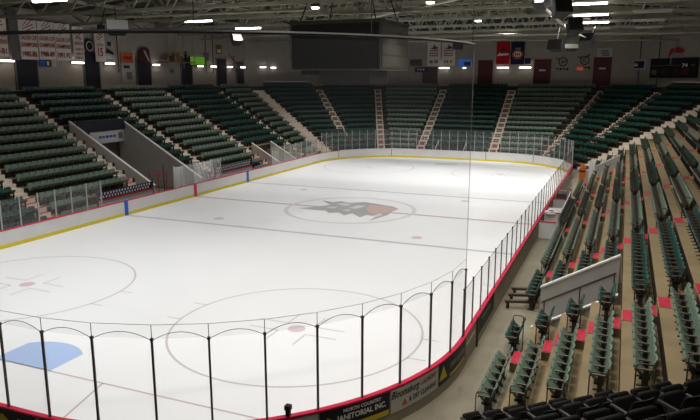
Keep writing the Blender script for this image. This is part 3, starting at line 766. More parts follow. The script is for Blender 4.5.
# roof trusses, one per bay
def truss(y, label, ht):
    r = root('roof_truss', (0, y, 0), label, 'truss', 'steel roof trusses')
    zb = lambda x: 13.75 + ht
    X0 = 29.6; n = 20; xs = [-X0 + 2 * X0 * i / n for i in range(n + 1)]
    mb = MB(); mb.bar((-X0, 0, zb(0)), (X0, 0, zb(0)), .26, .22); mb.obj('bottom_chord', M['truss'], r)
    mb = MB()
    for a, b in zip(xs[:-1], xs[1:]): mb.bar((a, 0, roofz(a) - .22), (b, 0, roofz(b) - .22), .24, .2)
    mb.obj('top_chord', M['truss'], r)
    for i in range(n):
        a, b = xs[i], xs[i + 1]; m = (a + b) / 2
        mb = MB(); mb.bar((a, 0, roofz(a) - .2), (m, 0, zb(m)), .13); mb.bar((m, 0, zb(m)), (b, 0, roofz(b) - .2), .13); mb.obj('web_brace', M['truss'], r)
TY = [20.9, 28.5, 36.1, 43.7, 51.3, 58.9, 66.5, 73.2]
for i, y in enumerate(TY): truss(y, f'olive steel lattice roof truss across the hall, {od(i)} from camera', 0)
for i, y in enumerate([24.7, 32.3, 39.9, 47.5, 55.1, 62.7, 70.0]):
    o = root('roof_beam', (0, y, 0), f'shallow steel roof beam between trusses, {od(i)} from camera', 'beam', 'roof beams between the trusses')
    mb = MB(); q = [-29.5 + 59 * j / 14 for j in range(15)]
    for a, b in zip(q[:-1], q[1:]): mb.bar((a, 0, roofz(a) - .35), (b, 0, roofz(b) - .35), .2, .5)
    mb.obj('beam_web', M['truss'], o)
    mb = MB()
    for a, b in zip(q[:-1], q[1:]): mb.bar((a, 0, roofz(a) - .62), (b, 0, roofz(b) - .62), .34, .05)
    mb.obj('beam_flange', M['truss'], o)
for i, x in enumerate((-24, -18, -12, -6, 0, 6, 12, 18, 24)):
    o = root('roof_purlin', (x, 0, 0), f'long steel purlin running down the hall under the roof, {od(i)} from left', 'purlin', 'purlins along the roof')
    mb = MB(); mb.bar((0, 12, roofz(x) - .5), (0, 77.5, roofz(x) - .5), .14, .28); mb.obj('purlin_bar', M['truss'], o)
# diagonal sway bracing and pipes
def pipe(a, b, w, m, label, nm='brace_pipe'):
    c = Vector(a); o = root(nm, a, label, 'pipe', 'pipes and braces under the roof'); mb = MB(); mb.tube([(0, 0, 0), tuple(Vector(b) - c)], w, 8); mb.obj('pipe_run', M[m], o)
pipe((-25, 43, 13.4), (-8.5, 28.6, 14.0), .09, 'truss', 'olive diagonal brace high on the left under the roof')
pipe((-6, 45, 13.9), (14, 26, 14.1), .10, 'pipe', 'pale diagonal pipe crossing under the roof right of scoreboard')
pipe((-20, 30, 13.5), (-4, 33, 13.75), .10, 'truss', 'olive pipe under the roof left of scoreboard')
pipe((-27, 52, 13.2), (-8, 49, 13.4), .10, 'truss', 'olive pipe along the roof far left')
pipe((2, 58, 13.3), (26, 60, 13.1), .11, 'truss', 'long pipe under roof above right far corner')
pipe((-1, 68, 13.4), (22, 70, 13.0), .11, 'truss', 'long pipe under roof above the far doors')
pipe((-24, 66, 13.2), (4, 66.5, 13.3), .11, 'truss', 'long pipe under roof behind scoreboard')
# ------------------------------------------------------------------ scoreboard
sb = root('scoreboard', (-.05, 30.7, 9.46), 'big dark unlit scoreboard hanging over center ice', 'scoreboard')
mb = MB(); mb.box(-3.1, -2.7, 0, 3.1, 2.8, 2.9); mb.obj('housing', M['sbh'], sb)
for nm, bx in (('front', (-3.0, -2.76, .08, 3.02, -2.7, 2.8)),):
    mb = MB(); mb.box(*bx); scn = mb.obj('video_panel', M['screen'], sb)
    mb = MB(); mb.box(-3.12, -2.78, 0, -2.98, -2.7, 2.9); mb.obj('panel_trim', M['sbt'], scn)
mb = MB(); mb.box(3.1, -2.5, .15, 3.15, 2.6, 2.75); sp = mb.obj('side_panel', M['sbh'], sb)
mb = MB()
for z in (.9, 1.6, 2.3): mb.box(3.15, -2.5, z, 3.165, 2.6, z + .05)
mb.obj('panel_rib', M['dgrey'], sp)
mb = MB(); mb.box(-1.55, -1.7, -.92, 1.95, 1.8, 0); lw = mb.obj('lower_ring', M['dgrey'], sb)
mb = MB(); mb.box(-2.6, -2.2, -.3, -1.6, 2.2, 0); mb.obj('underside_tray', M['black'], lw)
mb = MB(); mb.box(-3.25, -2.85, 2.9, 3.2, 2.9, 3.05); mb.obj('top_frame', M['dgrey'], sb)
mb = MB()
for x in (-2.6, 2.6):
    for y in (-2.2, 2.2): mb.tube([(x, y, 3.05), (x * .6, y * .6, 6.6)], .04, 6)
mb.obj('hanging_cable', M['black'], sb)
# ------------------------------------------------------------------ lamps
def tubelamp(x, y, z, w, lit, label):
    o = root('strip_light', (x, y, z), label, 'strip light', 'fluorescent strips under the roof')
    mb = MB(); mb.box(-w / 2, -.16, .06, w / 2, .16, .16); mb.obj('fixture_body', M['lgrey'], o)
    mb = MB(); mb.box(-w / 2 + .05, -.11, -.05, w / 2 - .05, .11, .06); mb.obj('tube', M['tube' if lit else 'tubeoff'], o)
    for q in (-w / 3, w / 3): mb = MB(); mb.bar((q, 0, .16), (q, 0, roofz(x) - z - .1), .02); mb.obj('hanger', M['truss'], o)
for i, (x, y, w) in enumerate(((-15.9, 20.75, 2.7), (-16.25, 36.5, 2.65), (-16.6, 44.9, 2.75), (-17.4, 52.8, 1.65))):
    tubelamp(x, y, 13.6, w, True, f'lit white strip light under the roof over left stand, {od(i)} from camera')
for i, (x, y, w) in enumerate(((14.4, 35.3, 2.45), (14.2, 43.3, 2.55), (14.05, 50.65, 2.55))):
    tubelamp(x, y, 13.6, w, True, f'lit white strip light at upper right of photo, {od(i)} from top')
tubelamp(11.6, 43.2, 13.6, .5, True, 'short lit lamp just left of the right strip lights')
for i, (x, y, w) in enumerate(((18.4, 35.3, 2.6), (18.4, 42.6, 2.6), (18.35, 50.6, 2.5), (18.6, 58.5, 2.4), (14.0, 58.4, 2.4), (13.9, 66, 2.4), (23.5, 50.6, 2.5), (23.5, 43, 2.5), (24, 58.4, 2.4), (5.2, 66, 2.4), (-9, 58.5, 2.4))):
    tubelamp(x, y, 13.6, w, False, f'unlit tan strip light under the roof, {["top one right of lit strips", "second right of lit strips", "third right of lit strips", "fourth right of lit strips", "below the three lit strips", "far above red door", "right edge middle", "right edge top", "right edge lowest", "above red banner", "behind scoreboard"][i]}')
def bay(x, y, z, lens, label):
    o = root('bay_lamp', (x, y, z), label, 'lamp', 'round bay lamps over the ice')
    mb = MB(); mb.lathe([(.34, 0), (.31, .10), (.22, .32), (.10, .44), (.10, .6), (.001, .6)], (0, 0, 0), 20, False); mb.obj('reflector', M['grey'], o, True)
    mb = MB(); mb.lathe([(.10, -.1), (.24, -.1), (.26, -.02)] if lens else [(.03, .26), (.09, .28), (.09, .36)], (0, 0, -.012), 20); mb.obj('lens', M['tube2'], o)
    mb = MB(); mb.bar((0, 0, .6), (0, 0, roofz(x) - z - .05), .03); mb.obj('stem', M['truss'], o)
    L = bpy.data.lights.new('bay_light', 'SPOT'); L.energy = LAMP_W * (1.6 if y > 50 else 1.2 if y > 34 else 1.9 if x < -5 and y < 12 else .92 if x > 5 else 1); L.spot_size = R(112); L.spot_blend = .7; L.shadow_soft_size = .1; L.color = (1, .995, .98)
    lo = bpy.data.objects.new('bulb', L); COL.objects.link(lo); lo.parent = o; lo.location = (0, 0, -.16 if lens else .12)
LAMP_W = 1180
k = 0
for y in (1.5, 8, 15, 22.4, 30.2, 37.6, 44.4, 52, 59):
    for x in (-10.2, -2.4, 5.5, 11.8):
        vis = (round(x, 1), y) in ((-2.4, 30.2), (5.5, 30.2), (5.5, 44.4))
        bay(x, y, 13.6 if vis or y < 30 else 14.3, vis, f'round bay lamp over the ice, {od(k % 4)} from left in {od(k // 4)} row'); k += 1
# lights low on the concourse wall
def walllight(p, ang, w, label):
    o = root('wall_light', p, label, 'wall light', 'lit strips along the concourse wall', ang)
    mb = MB(); mb.box(-w / 2, -.02, -.12, w / 2, .1, .14); mb.obj('fitting', M['grey'], o)
    mb = MB(); mb.box(-w / 2 + .06, -.15, -.07, w / 2 - .06, -.02, .07); mb.obj('diffuser', M['tube3'], o)
LW = [(28.6, 2.1), (36.5, 1.5), (40.6, 1.3), (47.5, 1.1), (55.5, 1.1), (58.2, 1.2), (61.8, 1.2), (64.9, 1.1)]
for i, (y, w) in enumerate(LW): walllight((-29.85, y, 10.35), R(90), w, f'lit strip on the left concourse wall, {od(i)} from photo left')
for i, (x, w) in enumerate(((-6.0, 1.5), (-3.2, .5), (1.9, 1.6), (4.75, 1.6))): walllight((x, 77.85, 10.3), 0, w, f'lit strip on the far concourse wall, {od(i)} from photo left')
walllight((-28.3, 67.55, 10.4), R(45), .9, 'lit strip on the angled wall left of scoreboard, first'); walllight((-27.3, 68.6, 10.35), R(45), .8, 'lit strip on the angled wall left of scoreboard, second')
# ------------------------------------------------------------------ wall fittings
def wallbox(name, p, ang, w, h, t, m, label, cat, group=None, part='panel'):
    o = root(name, p, label, cat, group, ang); mb = MB(); mb.box(-w / 2, -t, 0, w / 2, 0, h); mb.obj(part, M[m], o); return o
AL, AF = R(90), 0           # local -Y faces the ice: left wall needs rotation so -Y -> +X
def addbox(o, name, m, x0, z0, x1, z1, t0, t1):
    mb = MB(); mb.box(x0, -t1, z0, x1, -t0, z1); return mb.obj(name, M[m], o)
nd = 0
for (y0, y1, z1) in ((29.85, 31.93, 10.62), (37.38, 39.23, 11.36), (44.58, 46.67, 10.9), (52.04, 53.94, 10.66), (59.05, 61.07, 11.29), (63.6, 65.2, 11.0)):
    nd += 1
    mb = MB(); mb.box(-30, y0, CONC, -29.9, y1, z1); d = struct(mb.obj(f'door_{nd}', M['navyd']))
    mb = MB(); mb.box(-30, y0 - .12, CONC, -29.86, y0, z1 + .12); mb.box(-30, y1, CONC, -29.86, y1 + .12, z1 + .12); mb.box(-30, y0, z1, -29.86, y1, z1 + .12); mb.obj('door_frame', M['grey'], d)
for (x0, x1, z1) in ((-8.96, -7.07, 10.32), (-1.27, .43, 11.18), (5.95, 7.85, 11.2), (13.19, 15.03, 11.39)):
    nd += 1
    mb = MB(); mb.box(x0, 77.9, CONC, x1, 78, z1); d = struct(mb.obj(f'door_{nd}', M['door']))
    mb = MB(); mb.box(x0 - .12, 77.86, CONC, x0, 78, z1 + .12); mb.box(x1, 77.86, CONC, x1 + .12, 78, z1 + .12); mb.box(x0, 77.86, z1, x1, 78, z1 + .12); mb.obj('door_frame', M['door'], d)
    if x0 > 5: mb = MB(); mb.box((x0 + x1) / 2 - .4, 77.88, z1 - 1.35, (x0 + x1) / 2 + .4, 77.9, z1 - 1.15); mb.obj('door_sign', M['lgrey'], d)
# championship banners on the left wall
def banner(y0, y1, z0, z1, m, label, lines, swoosh=True, px=-29.6, side='L'):
    w = y1 - y0; h = z1 - z0
    o = root('banner', (px, (y0 + y1) / 2, z0) if side == 'L' else ((y0 + y1) / 2, px, z0), label, 'banner', None, AL if side == 'L' else AF)
    mb = MB(); nx = 8
    mb.sweep([[(-w / 2 + w * i / nx, .03 * math.sin(i * 1.3), 0), (-w / 2 + w * i / nx, .03 * math.sin(i * 1.3) + .02, 0), (-w / 2 + w * i / nx, .03 * math.sin(i * 1.3 + .5) + .02, h), (-w / 2 + w * i / nx, .03 * math.sin(i * 1.3 + .5), h)] for i in range(nx + 1)])
    c = mb.obj('cloth', M[m], o)
    mb = MB(); mb.tube([(-w / 2, .01, h), (w / 2, .01, h)], .03, 6); mb.obj('top_rod', M['dgrey'], o)
    for (t, zz, hh, ww, mm) in lines:
        text_on('lettering', t, w * ww, hh, lambda u, v: (-w * ww / 2 + u, -.045, zz * h + v), mm, c)
    if swoosh:
        mb = MB(); cz = h * .82
        for (a, b, c2, d2) in ((-.36, -.08, .3, .06), (-.25, -.14, .34, -.02), (-.3, .0, -.05, .14), (-.1, .02, .2, .14)):
            mb.add([(a * w, -.045, cz + b * h), (c2 * w, -.045, cz + d2 * h), (c2 * w, -.045, cz + d2 * h + .09), (a * w, -.045, cz + b * h + .06)], [(0, 1, 2, 3)])
        mb.obj('red_emblem', M['bred'], c)
    return o
cup = lambda yr: [('CALDER CUP', .5, .34, .94, 'bred'), ('CHAMPIONS', .32, .36, .94, 'bred'), (yr, .07, .46, .84, 'bred')]
banner(27.0, 29.0, 10.67, 13.78, 'bann', 'white championship banner with red lettering cut by left edge of photo', cup('1980-81'))
banner(30.2, 31.95, 10.5, 13.75, 'bann', 'white championship banner reading 1985-86', cup('1985-86'))
banner(32.1, 33.8, 10.55, 13.76, 'bann', 'white championship banner reading 1988-89', cup('1988-89'))
banner(33.9, 35.6, 10.5, 13.73, 'bann', 'white championship banner reading 1991-92', cup('1991-92'))
banner(35.96, 37.17, 10.54, 13.6, 'bann', 'white banner with red lettering in many lines', [('AHL', .62, .3, .6, 'bred'), ('SEASON', .46, .28, .85, 'bred'), ('CHAMPIONS', .3, .2, .86, 'bred'), ('1980-81', .17, .2, .7, 'bred'), ('1985-86', .05, .2, .7, 'bred')])
banner(38.6, 39.85, 10.5, 13.43, 'bann', 'white retired number banner reading 15', [('15', .17, .8, .5, 'bred'), ('CAPTAIN', .5, .22, .7, 'bred')])
mb = MB(); mb.box(-30, 29.3, 10.4, -29.6, 30.1, 14.6); struct(mb.obj('pillar_left', M['grey']))
o = wallbox('wall_poster', (-29.95, 40.8, 10.35), AL, 1.35, 2.6, .04, 'wallc', 'grey white poster with dark bird shape left of orange sign', 'poster')
mb = MB(); mb.prism([(-.55, 1.0), (.1, .95), (.55, .8), (.5, 1.15), (0, 1.35), (-.4, 1.5)], .045, .05, lambda a, b, c: (a, -c, b)); mb.obj('dark_shape', M['txt'], o)
addbox(o, 'number', 'txt', -.25, 1.7, .25, 2.1, .04, .05); addbox(o, 'dark_line', 'grey', -.5, .25, .5, .45, .04, .05)
o = root('wall_disc', (-29.8, 38.05, 11.9), 'dark round emblem between white banners', 'emblem', None, AL)
mb = MB(); mb.lathe([(.62, 0), (.66, .04), (.62, .08)], (0, 0, 0), 24)
e = mb.obj('disc', M['txt'], o); e.rotation_euler = (R(90), 0, 0); mb = MB(); annulus(mb, 0, 0, .42, .12, .085); q = mb.obj('pale_ring', M['lgrey'], e)
o = wallbox('tv_screen', (-29.7, 54.7, 10.4), AL, 3.0, 1.1, .12, 'black', 'television showing bright green picture on left concourse wall', 'tv', part='casing'); addbox(o, 'picture', 'screen_green', -1.4, .08, 1.4, 1.02, .12, .13); addbox(o, 'tv_top_bar', 'lgrey', -1.5, 1.1, 1.2, 1.18, 0, .12)
o = wallbox('blue_sign', (-29.85, 32.75, 9.94), AL, 1.15, .57, .06, 'blue', 'blue and black sign under the white banners', 'sign'); addbox(o, 'dark_half', 'txt', .1, .0, .575, .57, .06, .07); addbox(o, 'white_mark', 'white', .2, .1, .42, .46, .07, .08)
wallbox('white_sign', (-29.85, 33.75, 9.95), AL, .5, .6, .05, 'lgrey', 'small white sign right of the blue sign', 'sign')
o = wallbox('orange_sign', (-29.9, 43.15, 10.5), AL, 1.75, 1.0, .06, 'orange', 'orange sign with red lettering on left wall', 'sign'); [addbox(o, 'red_lettering', 'bred', a, .3, b, .65, .06, .07) for a, b in ((-.6, -.3), (-.2, .2), (.3, .65))]
o = wallbox('info_poster', (-29.9, 43.1, 8.58), AL, 1.75, 1.85, .06, 'wallc', 'white poster board under the orange sign', 'poster'); addbox(o, 'dark_heading', 'txt', -.55, 1.35, .35, 1.65, .06, .07); addbox(o, 'picture', 'grey', -.2, .25, .6, 1.0, .06, .07)
o = root('red_jersey_display', (-29.7, 45.55, 10.65), 'dark red flag drape with pale stripe above navy doorway', 'flag', None, AL)
mb = MB(); mb.prism([(-.9, .0), (.95, 0), (.75, 1.2), (.4, 1.5), (-.4, 1.4), (-.75, 1.1)], 0, .08, lambda a, b, c: (a, -c, b)); mb.obj('cloth', M['door'], o)
mb = MB(); mb.prism([(-.15, 1.1), (.1, 1.15), (.75, .1), (.55, .05)], .081, .09, lambda a, b, c: (a, -c, b)); mb.obj('pale_stripe', M['lgrey'], o)
o = root('red_flag', (-29.7, 62.6, 10.0), 'red and white flag drooping from a pole on left wall', 'flag', None, AL)
mb = MB(); mb.tube([(-1.2, -.1, 1.9), (.7, -.6, .0)], .04); mb.obj('pole', M['dgrey'], o)
mb = MB(); mb.prism([(-.6, 1.7), (-.1, 1.7), (.6, .0), (.3, -.2)], .2, .24, lambda a, b, c: (a, -c, b)); c = mb.obj('cloth', M['bred'], o)
mb = MB(); mb.prism([(-.35, 1.6), (-.2, 1.6), (.35, .3), (.2, .2)], .241, .25, lambda a, b, c: (a, -c, b)); mb.obj('white_stripe', M['lgrey'], c)
wallbox('small_sign', (-29.9, 56.9, 11.0), AL, 1.0, 1.0, .05, 'grey', 'small grey framed sign right of green television', 'sign')
o = wallbox('plaque', (-29.9, 59.6, 11.9), AL, 1.2, 1.1, .05, 'wood', 'brown plaque high on the left wall', 'plaque'); addbox(o, 'plaque_face', 'stair', -.4, .15, .4, .55, .05, .06)
# hung camera platform by the left wall
o = root('camera_platform', (-28.6, 49.6, 10.6), 'wooden platform with brown crates hung from poles by left wall', 'platform', None, AL)
mb = MB(); mb.box(-2.4, -.7, 0, 2.4, .7, .12); mb.obj('deck', M['wood'], o)
mb = MB()
for x in (-2.3, -1.1, .3, 2.3): mb.tube([(x, -.65, -.6), (x, -.65, 3.6)], .04, 6)
mb.tube([(-2.3, -.65, 1.0), (2.3, -.65, 1.0)], .03, 6); mb.tube([(-2.3, -.65, 3.4), (2.3, -.65, 3.4)], .05, 6); mb.obj('pole', M['truss'], o)
mb = MB(); mb.prism([(-1.0, -.4), (.3, -.4), (.2, .3), (-.9, .3)], .12, .75); mb.prism([(-.7, -.3), (.0, -.3), (0, .2), (-.7, .2)], .75, 1.15); mb.obj('brown_crate', M['wood'], o)
mb = MB(); mb.box(1.0, -.5, .12, 1.5, .1, .6); mb.lathe([(.05, 0), (.2, .25), (.16, .6), (.03, .7)], (1.25, -.2, .6), 10); mb.obj('dark_equipment', M['black'], o)
o = root('round_sign', (-29.8, 50.2, 9.7), 'pair of round black and white signs below platform', 'sign', None, AL)
mb = MB(); mb.lathe([(.32, 0), (.34, .05)], (0, 0, 0), 18); e = mb.obj('disc', M['txt'], o); e.rotation_euler = (R(90), 0, 0); mb = MB(); annulus(mb, 0, 0, .24, .05, .055); mb.obj('white_ring', M['white'], e)
# far wall
def bars(o, items, t0, t1):
    for nm, m, x0, z0, x1, z1 in items: addbox(o, nm, m, x0, z0, x1, z1, t0, t1)
for i, (x0, x1) in enumerate(((-8.34, -6.5), (-6.31, -4.49))):
    o = banner(x0, x1, 10.57, 13.75, 'bann', f'white banner with dark animal emblem on far wall, {["left", "right"][i]} of the pair', [], False, 77.6, 'F')
    c = o.children[0]
    mb = MB(); mb.prism([(-.55, 2.35), (-.1, 2.45), (.0, 2.95), (.18, 2.6), (.5, 2.5), (.55, 2.3), (0, 2.2)], .045, .05, lambda a, b, c: (a, -c, b)); mb.obj('animal_emblem', M['txt'], c)
    for z in (1.95, 1.6, 1.3): mb = MB(); [mb.box(a, -.05, z, a + .26, -.045, z + .16) for a in (-.62, -.3, .02, .34)]; mb.obj('red_lettering', M['bred'], c)
    mb = MB(); [mb.box(a, -.05, .38, a + .2, -.045, .78) for a in ((-.6, -.35, .1, .36) if i == 0 else (-.55, -.2, .3))]; mb.obj('dark_lettering', M['grey'], c)
o = banner(1.0, 2.74, 10.76, 13.58, 'bfred', 'red banner with white script and dark animal on far wall', [], False, 77.6, 'F'); c = o.children[0]
mb = MB(); mb.prism([(-.45, 1.5), (-.2, 1.4), (.1, 1.75), (.5, 1.6), (.3, 2.0), (.05, 1.9), (-.15, 2.2), (-.25, 1.8)], .045, .05, lambda a, b, c: (a, -c, b)); mb.obj('animal_emblem', M['txt'], c)
mb = MB(); mb.prism([(-.72, 1.02), (.7, 1.12), (.72, 1.38), (-.3, 1.34), (-.45, 1.5), (-.5, 1.3), (-.75, 1.2)], .045, .05, lambda a, b, c: (a, -c, b)); mb.obj('white_script', M['white'], c)
o = banner(2.87, 4.6, 10.7, 13.54, 'bnavy', 'navy banner with round orange and white emblem on far wall', [], False, 77.6, 'F'); c = o.children[0]
T = lambda a, b, c: (a, -c, b)
mb = MB(); n = 22; mb.prism([(.68 * math.cos(2 * PI * i / n), 1.25 + .6 * math.sin(2 * PI * i / n)) for i in range(n)], .045, .05, T); e = mb.obj('round_emblem', M['orange'], c)
mb = MB(); mb.prism([(.5 * math.cos(2 * PI * i / n), 1.3 + .35 * math.sin(2 * PI * i / n)) for i in range(n)], .05, .055, T); mb.obj('white_field', M['white'], e)
mb = MB(); [mb.prism([(a, 1.12), (a + .16, 1.12), (a + .2, 1.45), (a + .04, 1.45)], .055, .06, T) for a in (-.36, -.12, .12)]; mb.obj('red_mark', M['bfred'], e)
mb = MB(); [mb.prism([(a, 1.9), (a + .07, 1.9), (a + .07, 2.1), (a, 2.1)], .045, .05, T) for a in (-.3, -.15, 0, .15, .3)]; mb.obj('crown_mark', M['lgrey'], e)
o = wallbox('dark_red_screen', (-10.0, 77.9, 10.6), AF, 1.7, .85, .1, 'door', 'dark red screen on far wall right of scoreboard', 'screen')
o = wallbox('blue_banner_sign', (-9.25, 77.8, 9.75), AF, 1.75, .7, .06, 'bnavy', 'dark blue sign with pale letters on far wall', 'sign'); bars(o, [('pale_lettering', 'lgrey', a, .25, a + .25, .5) for a in (-.5, -.15, .25)], .06, .07)
o = wallbox('neon_sign', (-3.2, 77.9, 10.5), AF, 1.7, .95, .1, 'screen_blue', 'glowing blue neon sign on far wall right of white banners', 'sign'); addbox(o, 'dark_part', 'txt', -.1, .1, .8, .6, .1, .11)
o = wallbox('white_notice', (6.85, 77.95, 11.75), AF, 1.9, .95, .04, 'wallc', 'blank white notice above dark red door', 'sign')
o = wallbox('white_notice', (14.25, 77.95, 11.5), AF, 1.8, 1.1, .04, 'lgrey', 'white notice with purple lettering above rightmost red door', 'sign'); bars(o, [('purple_lettering', 'bnavy', a, b, a + .9, b + .12) for a, b in ((-.45, .7), (-.4, .45), (-.3, .2))], .04, .05)
o = wallbox('purple_notice', (5.0, 77.95, 10.75), AF, .8, .75, .04, 'bnavy', 'dark purple notice beside the navy banner', 'sign')
for i, (x, z) in enumerate(((9.4, 11.0), (12.0, 11.15))):
    o = root('wall_emblem', (x, 77.95, z), f'dark line-drawn emblem on far wall, {["left", "right"][i]} of the pair', 'emblem')
    mb = MB(); annulus(mb, 0, 0, .5, .12, .03); e = mb.obj('ring', M['txt'], o); e.rotation_euler = (R(90), 0, 0)
    mb = MB(); mb.bar((-.2, -.03, .05), (.55, -.03, .75 if i else .1), .12); mb.bar((-.9, -.03, .4), (-.3, -.03, .35), .12); mb.bar((-.3, -.03, -.1), (.2, -.03, -.12), .1); mb.obj('stroke', M['txt'], o)
    mb = MB(); [mb.box(a, -.04, -.95 - .1 * (j % 2), a + .3, -.02, -.78) for j, a in enumerate((-.8, -.4, .0, .4))]; mb.obj('lettering', M['txt'], o)
o = wallbox('exit_sign', (11.5, 77.9, 9.95), AF, .75, .4, .08, 'exitred', 'small glowing red exit sign on far wall', 'sign')
# angled right wall items: local frame along the wall
r2 = math.sqrt(.5); ACH = R(-45)
def chp(x): return (x - .08, 96 - x - .08)
o = wallbox('framed_picture', (*chp(18.2), 10.0), ACH, 2.5, 1.15, .08, 'lgrey', 'pale framed picture at corner of right wall', 'picture', part='frame'); addbox(o, 'picture', 'bnavy', -1.05, .15, 1.05, 1.0, .08, .09); addbox(o, 'pale_figure', 'lgrey', -.5, .35, .1, .7, .09, .1)
o = wallbox('concession_front', (*chp(22.0), 9.0), ACH, 6.4, 2.2, .25, 'black', 'dark concession front along the right angled wall', 'counter'); bars(o, [('dim_sign', 'grey', -2.9, .35, -2.2, .9), ('dim_sign', 'dgrey', -1.5, .2, -.6, 1.1), ('dim_sign', 'dgrey', .1, .25, 1.0, 1.0), ('red_sign', 'door', 1.2, .3, 2.2, 1.2), ('pale_shelf', 'grey', -3.0, 1.35, 3.0, 1.42)], .25, .27)
o = wallbox('number_sign', (*[c - .3 for c in chp(23.3)], 10.05), ACH, 1.2, .65, .05, 'black', 'black sign with white number near right edge', 'sign'); text_on('number', '74', .75, .42, lambda u, v: (-.38 + u, -.06, .1 + v), 'white', o.children[0])
o = root('red_flag', (*[c - .3 for c in chp(22.2)], 10.9), 'dark red flag with pale pole near right edge of photo', 'flag', None, ACH)
mb = MB(); mb.prism([(-.9, .3), (-.6, 1.3), (.3, 1.5), (1.2, 1.1), (1.0, .8), (-.2, .9)], 0, .05, T); mb.obj('cloth', M['bred'], o); mb = MB(); mb.tube([(-.4, -.08, -.4), (-.35, -.08, .5), (.1, -.08, 1.4)], .05, 6); mb.obj('pole', M['lgrey'], o)
for i, x in enumerate((17.4, 17.85, 18.4, 20.4)):
    o = root('wall_pipe', (*chp(x), CONC), f'thin dark conduit pipe up the right wall corner, {od(i)} from left', 'pipe', 'conduits on the right wall'); mb = MB(); mb.tube([(0, 0, 0), (0, 0, 6.6)], .05, 6); mb.obj('conduit', M['dgrey'], o)
for i, y in enumerate((30.0, 41.9, 56.8, 58.3)):
    o = root('wall_pipe', (-29.9, y + .02, 9.5), f'thin dark conduit pipe on the left wall, {od(i)} from photo left', 'pipe', 'conduits on the left wall'); mb = MB(); mb.tube([(0, 0, 0), (0, 0, 4.6)], .04, 6); mb.obj('conduit', M['dgrey'], o)
# ------------------------------------------------------------------ speakers and rigging
def speaker(p, rz, tilt, w, h, d, face, label):
    o = root('loudspeaker', p, label, 'loudspeaker', 'loudspeakers under the roof', rz); o.rotation_euler = (tilt, 0, rz)
    mb = MB(); mb.prism([(-w / 2, -d / 2), (w / 2, -d / 2), (w * .35, d / 2), (-w * .35, d / 2)], -h / 2, h / 2); mb.obj('cabinet', M['black'], o)
    mb = MB(); mb.box(-w / 2 + .03, -d / 2 - .03, -h / 2 + .03, w / 2 - .03, -d / 2, h / 2 - .03); mb.obj('grille', M[face], o)
    mb = MB(); mb.tube([(0, 0, h / 2), (0, .1, h / 2 + 1.2)], .03, 6); mb.obj('bracket', M['dgrey'], o)
speaker((-16.4, 27, 12.45), R(48), R(-20), 1.5, .8, .9, 'lgrey', 'loudspeaker with pale grey front hanging upper left')
speaker((-18.7, 46, 12.75), R(55), R(-35), 1.0, 1.1, .8, 'bann', 'loudspeaker with cream front hanging left of scoreboard')
speaker((-18.4, 27.6, 12.5), R(-30), R(-10), .5, .5, .4, 'black', 'small black loudspeaker beside the pale one')
speaker((12.1, 30.5, 13.3), R(-20), R(-30), .8, .6, .7, 'grey', 'loudspeaker with pale front at top edge right of middle')
speaker((13.3, 29.5, 13.0), R(30), R(-20), 1.0, 1.2, .9, 'black', 'big black loudspeaker at top edge beside strip lights')
speaker((13.1, 42.5, 12.7), R(25), R(-25), 1.1, 1.0, 1.0, 'black', 'black loudspeaker hung from the pale arm upper right')
speaker((11.0, 52, 11.8), R(-15), R(-15), 1.3, .9, .9, 'black', 'dark six-sided loudspeaker above far red door')
speaker((13.8, 49.5, 12.1), R(-25), R(-40), 1.1, .9, .8, 'black', 'black loudspeaker tilted over right far corner')
speaker((12.1, 54, 11.7), R(20), R(-30), 1.2, .5, .5, 'dgrey', 'slim loudspeaker with pale front over right far corner')
o = root('rigging_arm', (11.7, 30, 13.4), 'pale steel rigging arm holding loudspeakers at upper right', 'rigging')
mb = MB(); mb.tube([(0, 0, .1), (.3, 6, -.15), (.55, 12, -.42), (1.05, 17, -.78)], .09, 8); mb.obj('arm', M['pipe'], o)
mb = MB(); mb.tube([(.55, 12, -.42), (2.5, 13, -.1)], .08, 8); mb.obj('side_arm', M['pipe'], o); mb = MB(); mb.tube([(1.05, 17, -.78), (2.2, 20, -1.2)], .06, 8); mb.obj('side_arm', M['pipe'], o)
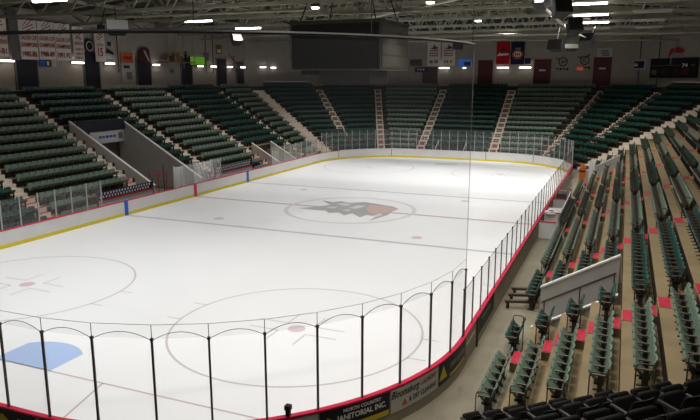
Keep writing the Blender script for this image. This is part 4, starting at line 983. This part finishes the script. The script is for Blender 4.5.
mb = MB(); mb.tube([(.55, 12, -.4), (.55, 12, 2.4)], .03, 6); mb.obj('hanger_wire', M['dgrey'], o)
o = root('ceiling_speaker', (-2.35, 70.5, 12.4), 'dark box speaker hanging right of white far banners', 'loudspeaker'); mb = MB(); mb.prism([(-.6, -.5), (.6, -.5), (.5, .5), (-.5, .5)], 0, 1.1); mb.obj('cabinet', M['dgrey'], o); mb = MB(); mb.tube([(0, 0, 1.1), (0, 0, 3)], .03); mb.obj('bracket', M['dgrey'], o)
# ------------------------------------------------------------------ light of the roof strips, plus added lamps over the near right seats
def area(x, y, z, sx, e, col):
    L = bpy.data.lights.new('stand_glow', 'AREA'); L.shape = 'RECTANGLE'; L.size = sx; L.size_y = .2; L.energy = e; L.color = col
    o = bpy.data.objects.new('stand_glow', L); COL.objects.link(o); o.location = (x, y, z)
for y in (20.75, 36.5, 44.9, 52.8): area(-16.3, y, 13.5, 2.6, 190, (1, .92, .9))
for y in (4.0, 12, 20.3, 35.3, 43.3, 50.65): area(15.4 if y < 15 else 14.4, y, 13.5, 2.5, 470 if y < 15 else 400, (1, .90, .82))  # nearest ones have no fixture, added to brighten the near right seats
# ------------------------------------------------------------------ world, camera, view
w = bpy.data.worlds.new('world'); S.world = w; w.use_nodes = True
w.node_tree.nodes['Background'].inputs['Color'].default_value = (.010, .010, .010, 1)
cd = bpy.data.cameras.new('camera'); cd.sensor_width = 36; cd.lens = FPX * 36 / 700; cd.clip_end = 300; cd.clip_start = .05
co = bpy.data.objects.new('camera', cd); COL.objects.link(co)
co.matrix_world = Matrix(((r_.x, u_.x, -f_.x, CAM.x), (r_.y, u_.y, -f_.y, CAM.y), (r_.z, u_.z, -f_.z, CAM.z), (0, 0, 0, 1)))
S.camera = co
S.view_settings.view_transform = 'Standard'; S.view_settings.look = 'None'; S.view_settings.exposure = 0.0; S.view_settings.gamma = 1
S.view_settings.use_curve_mapping = False
S.cycles.use_denoising = True
S.cycles.transparent_max_bounces = 32
S.cycles.max_bounces = 8; S.cycles.diffuse_bounces = 4
S.cycles.sample_clamp_indirect = 4
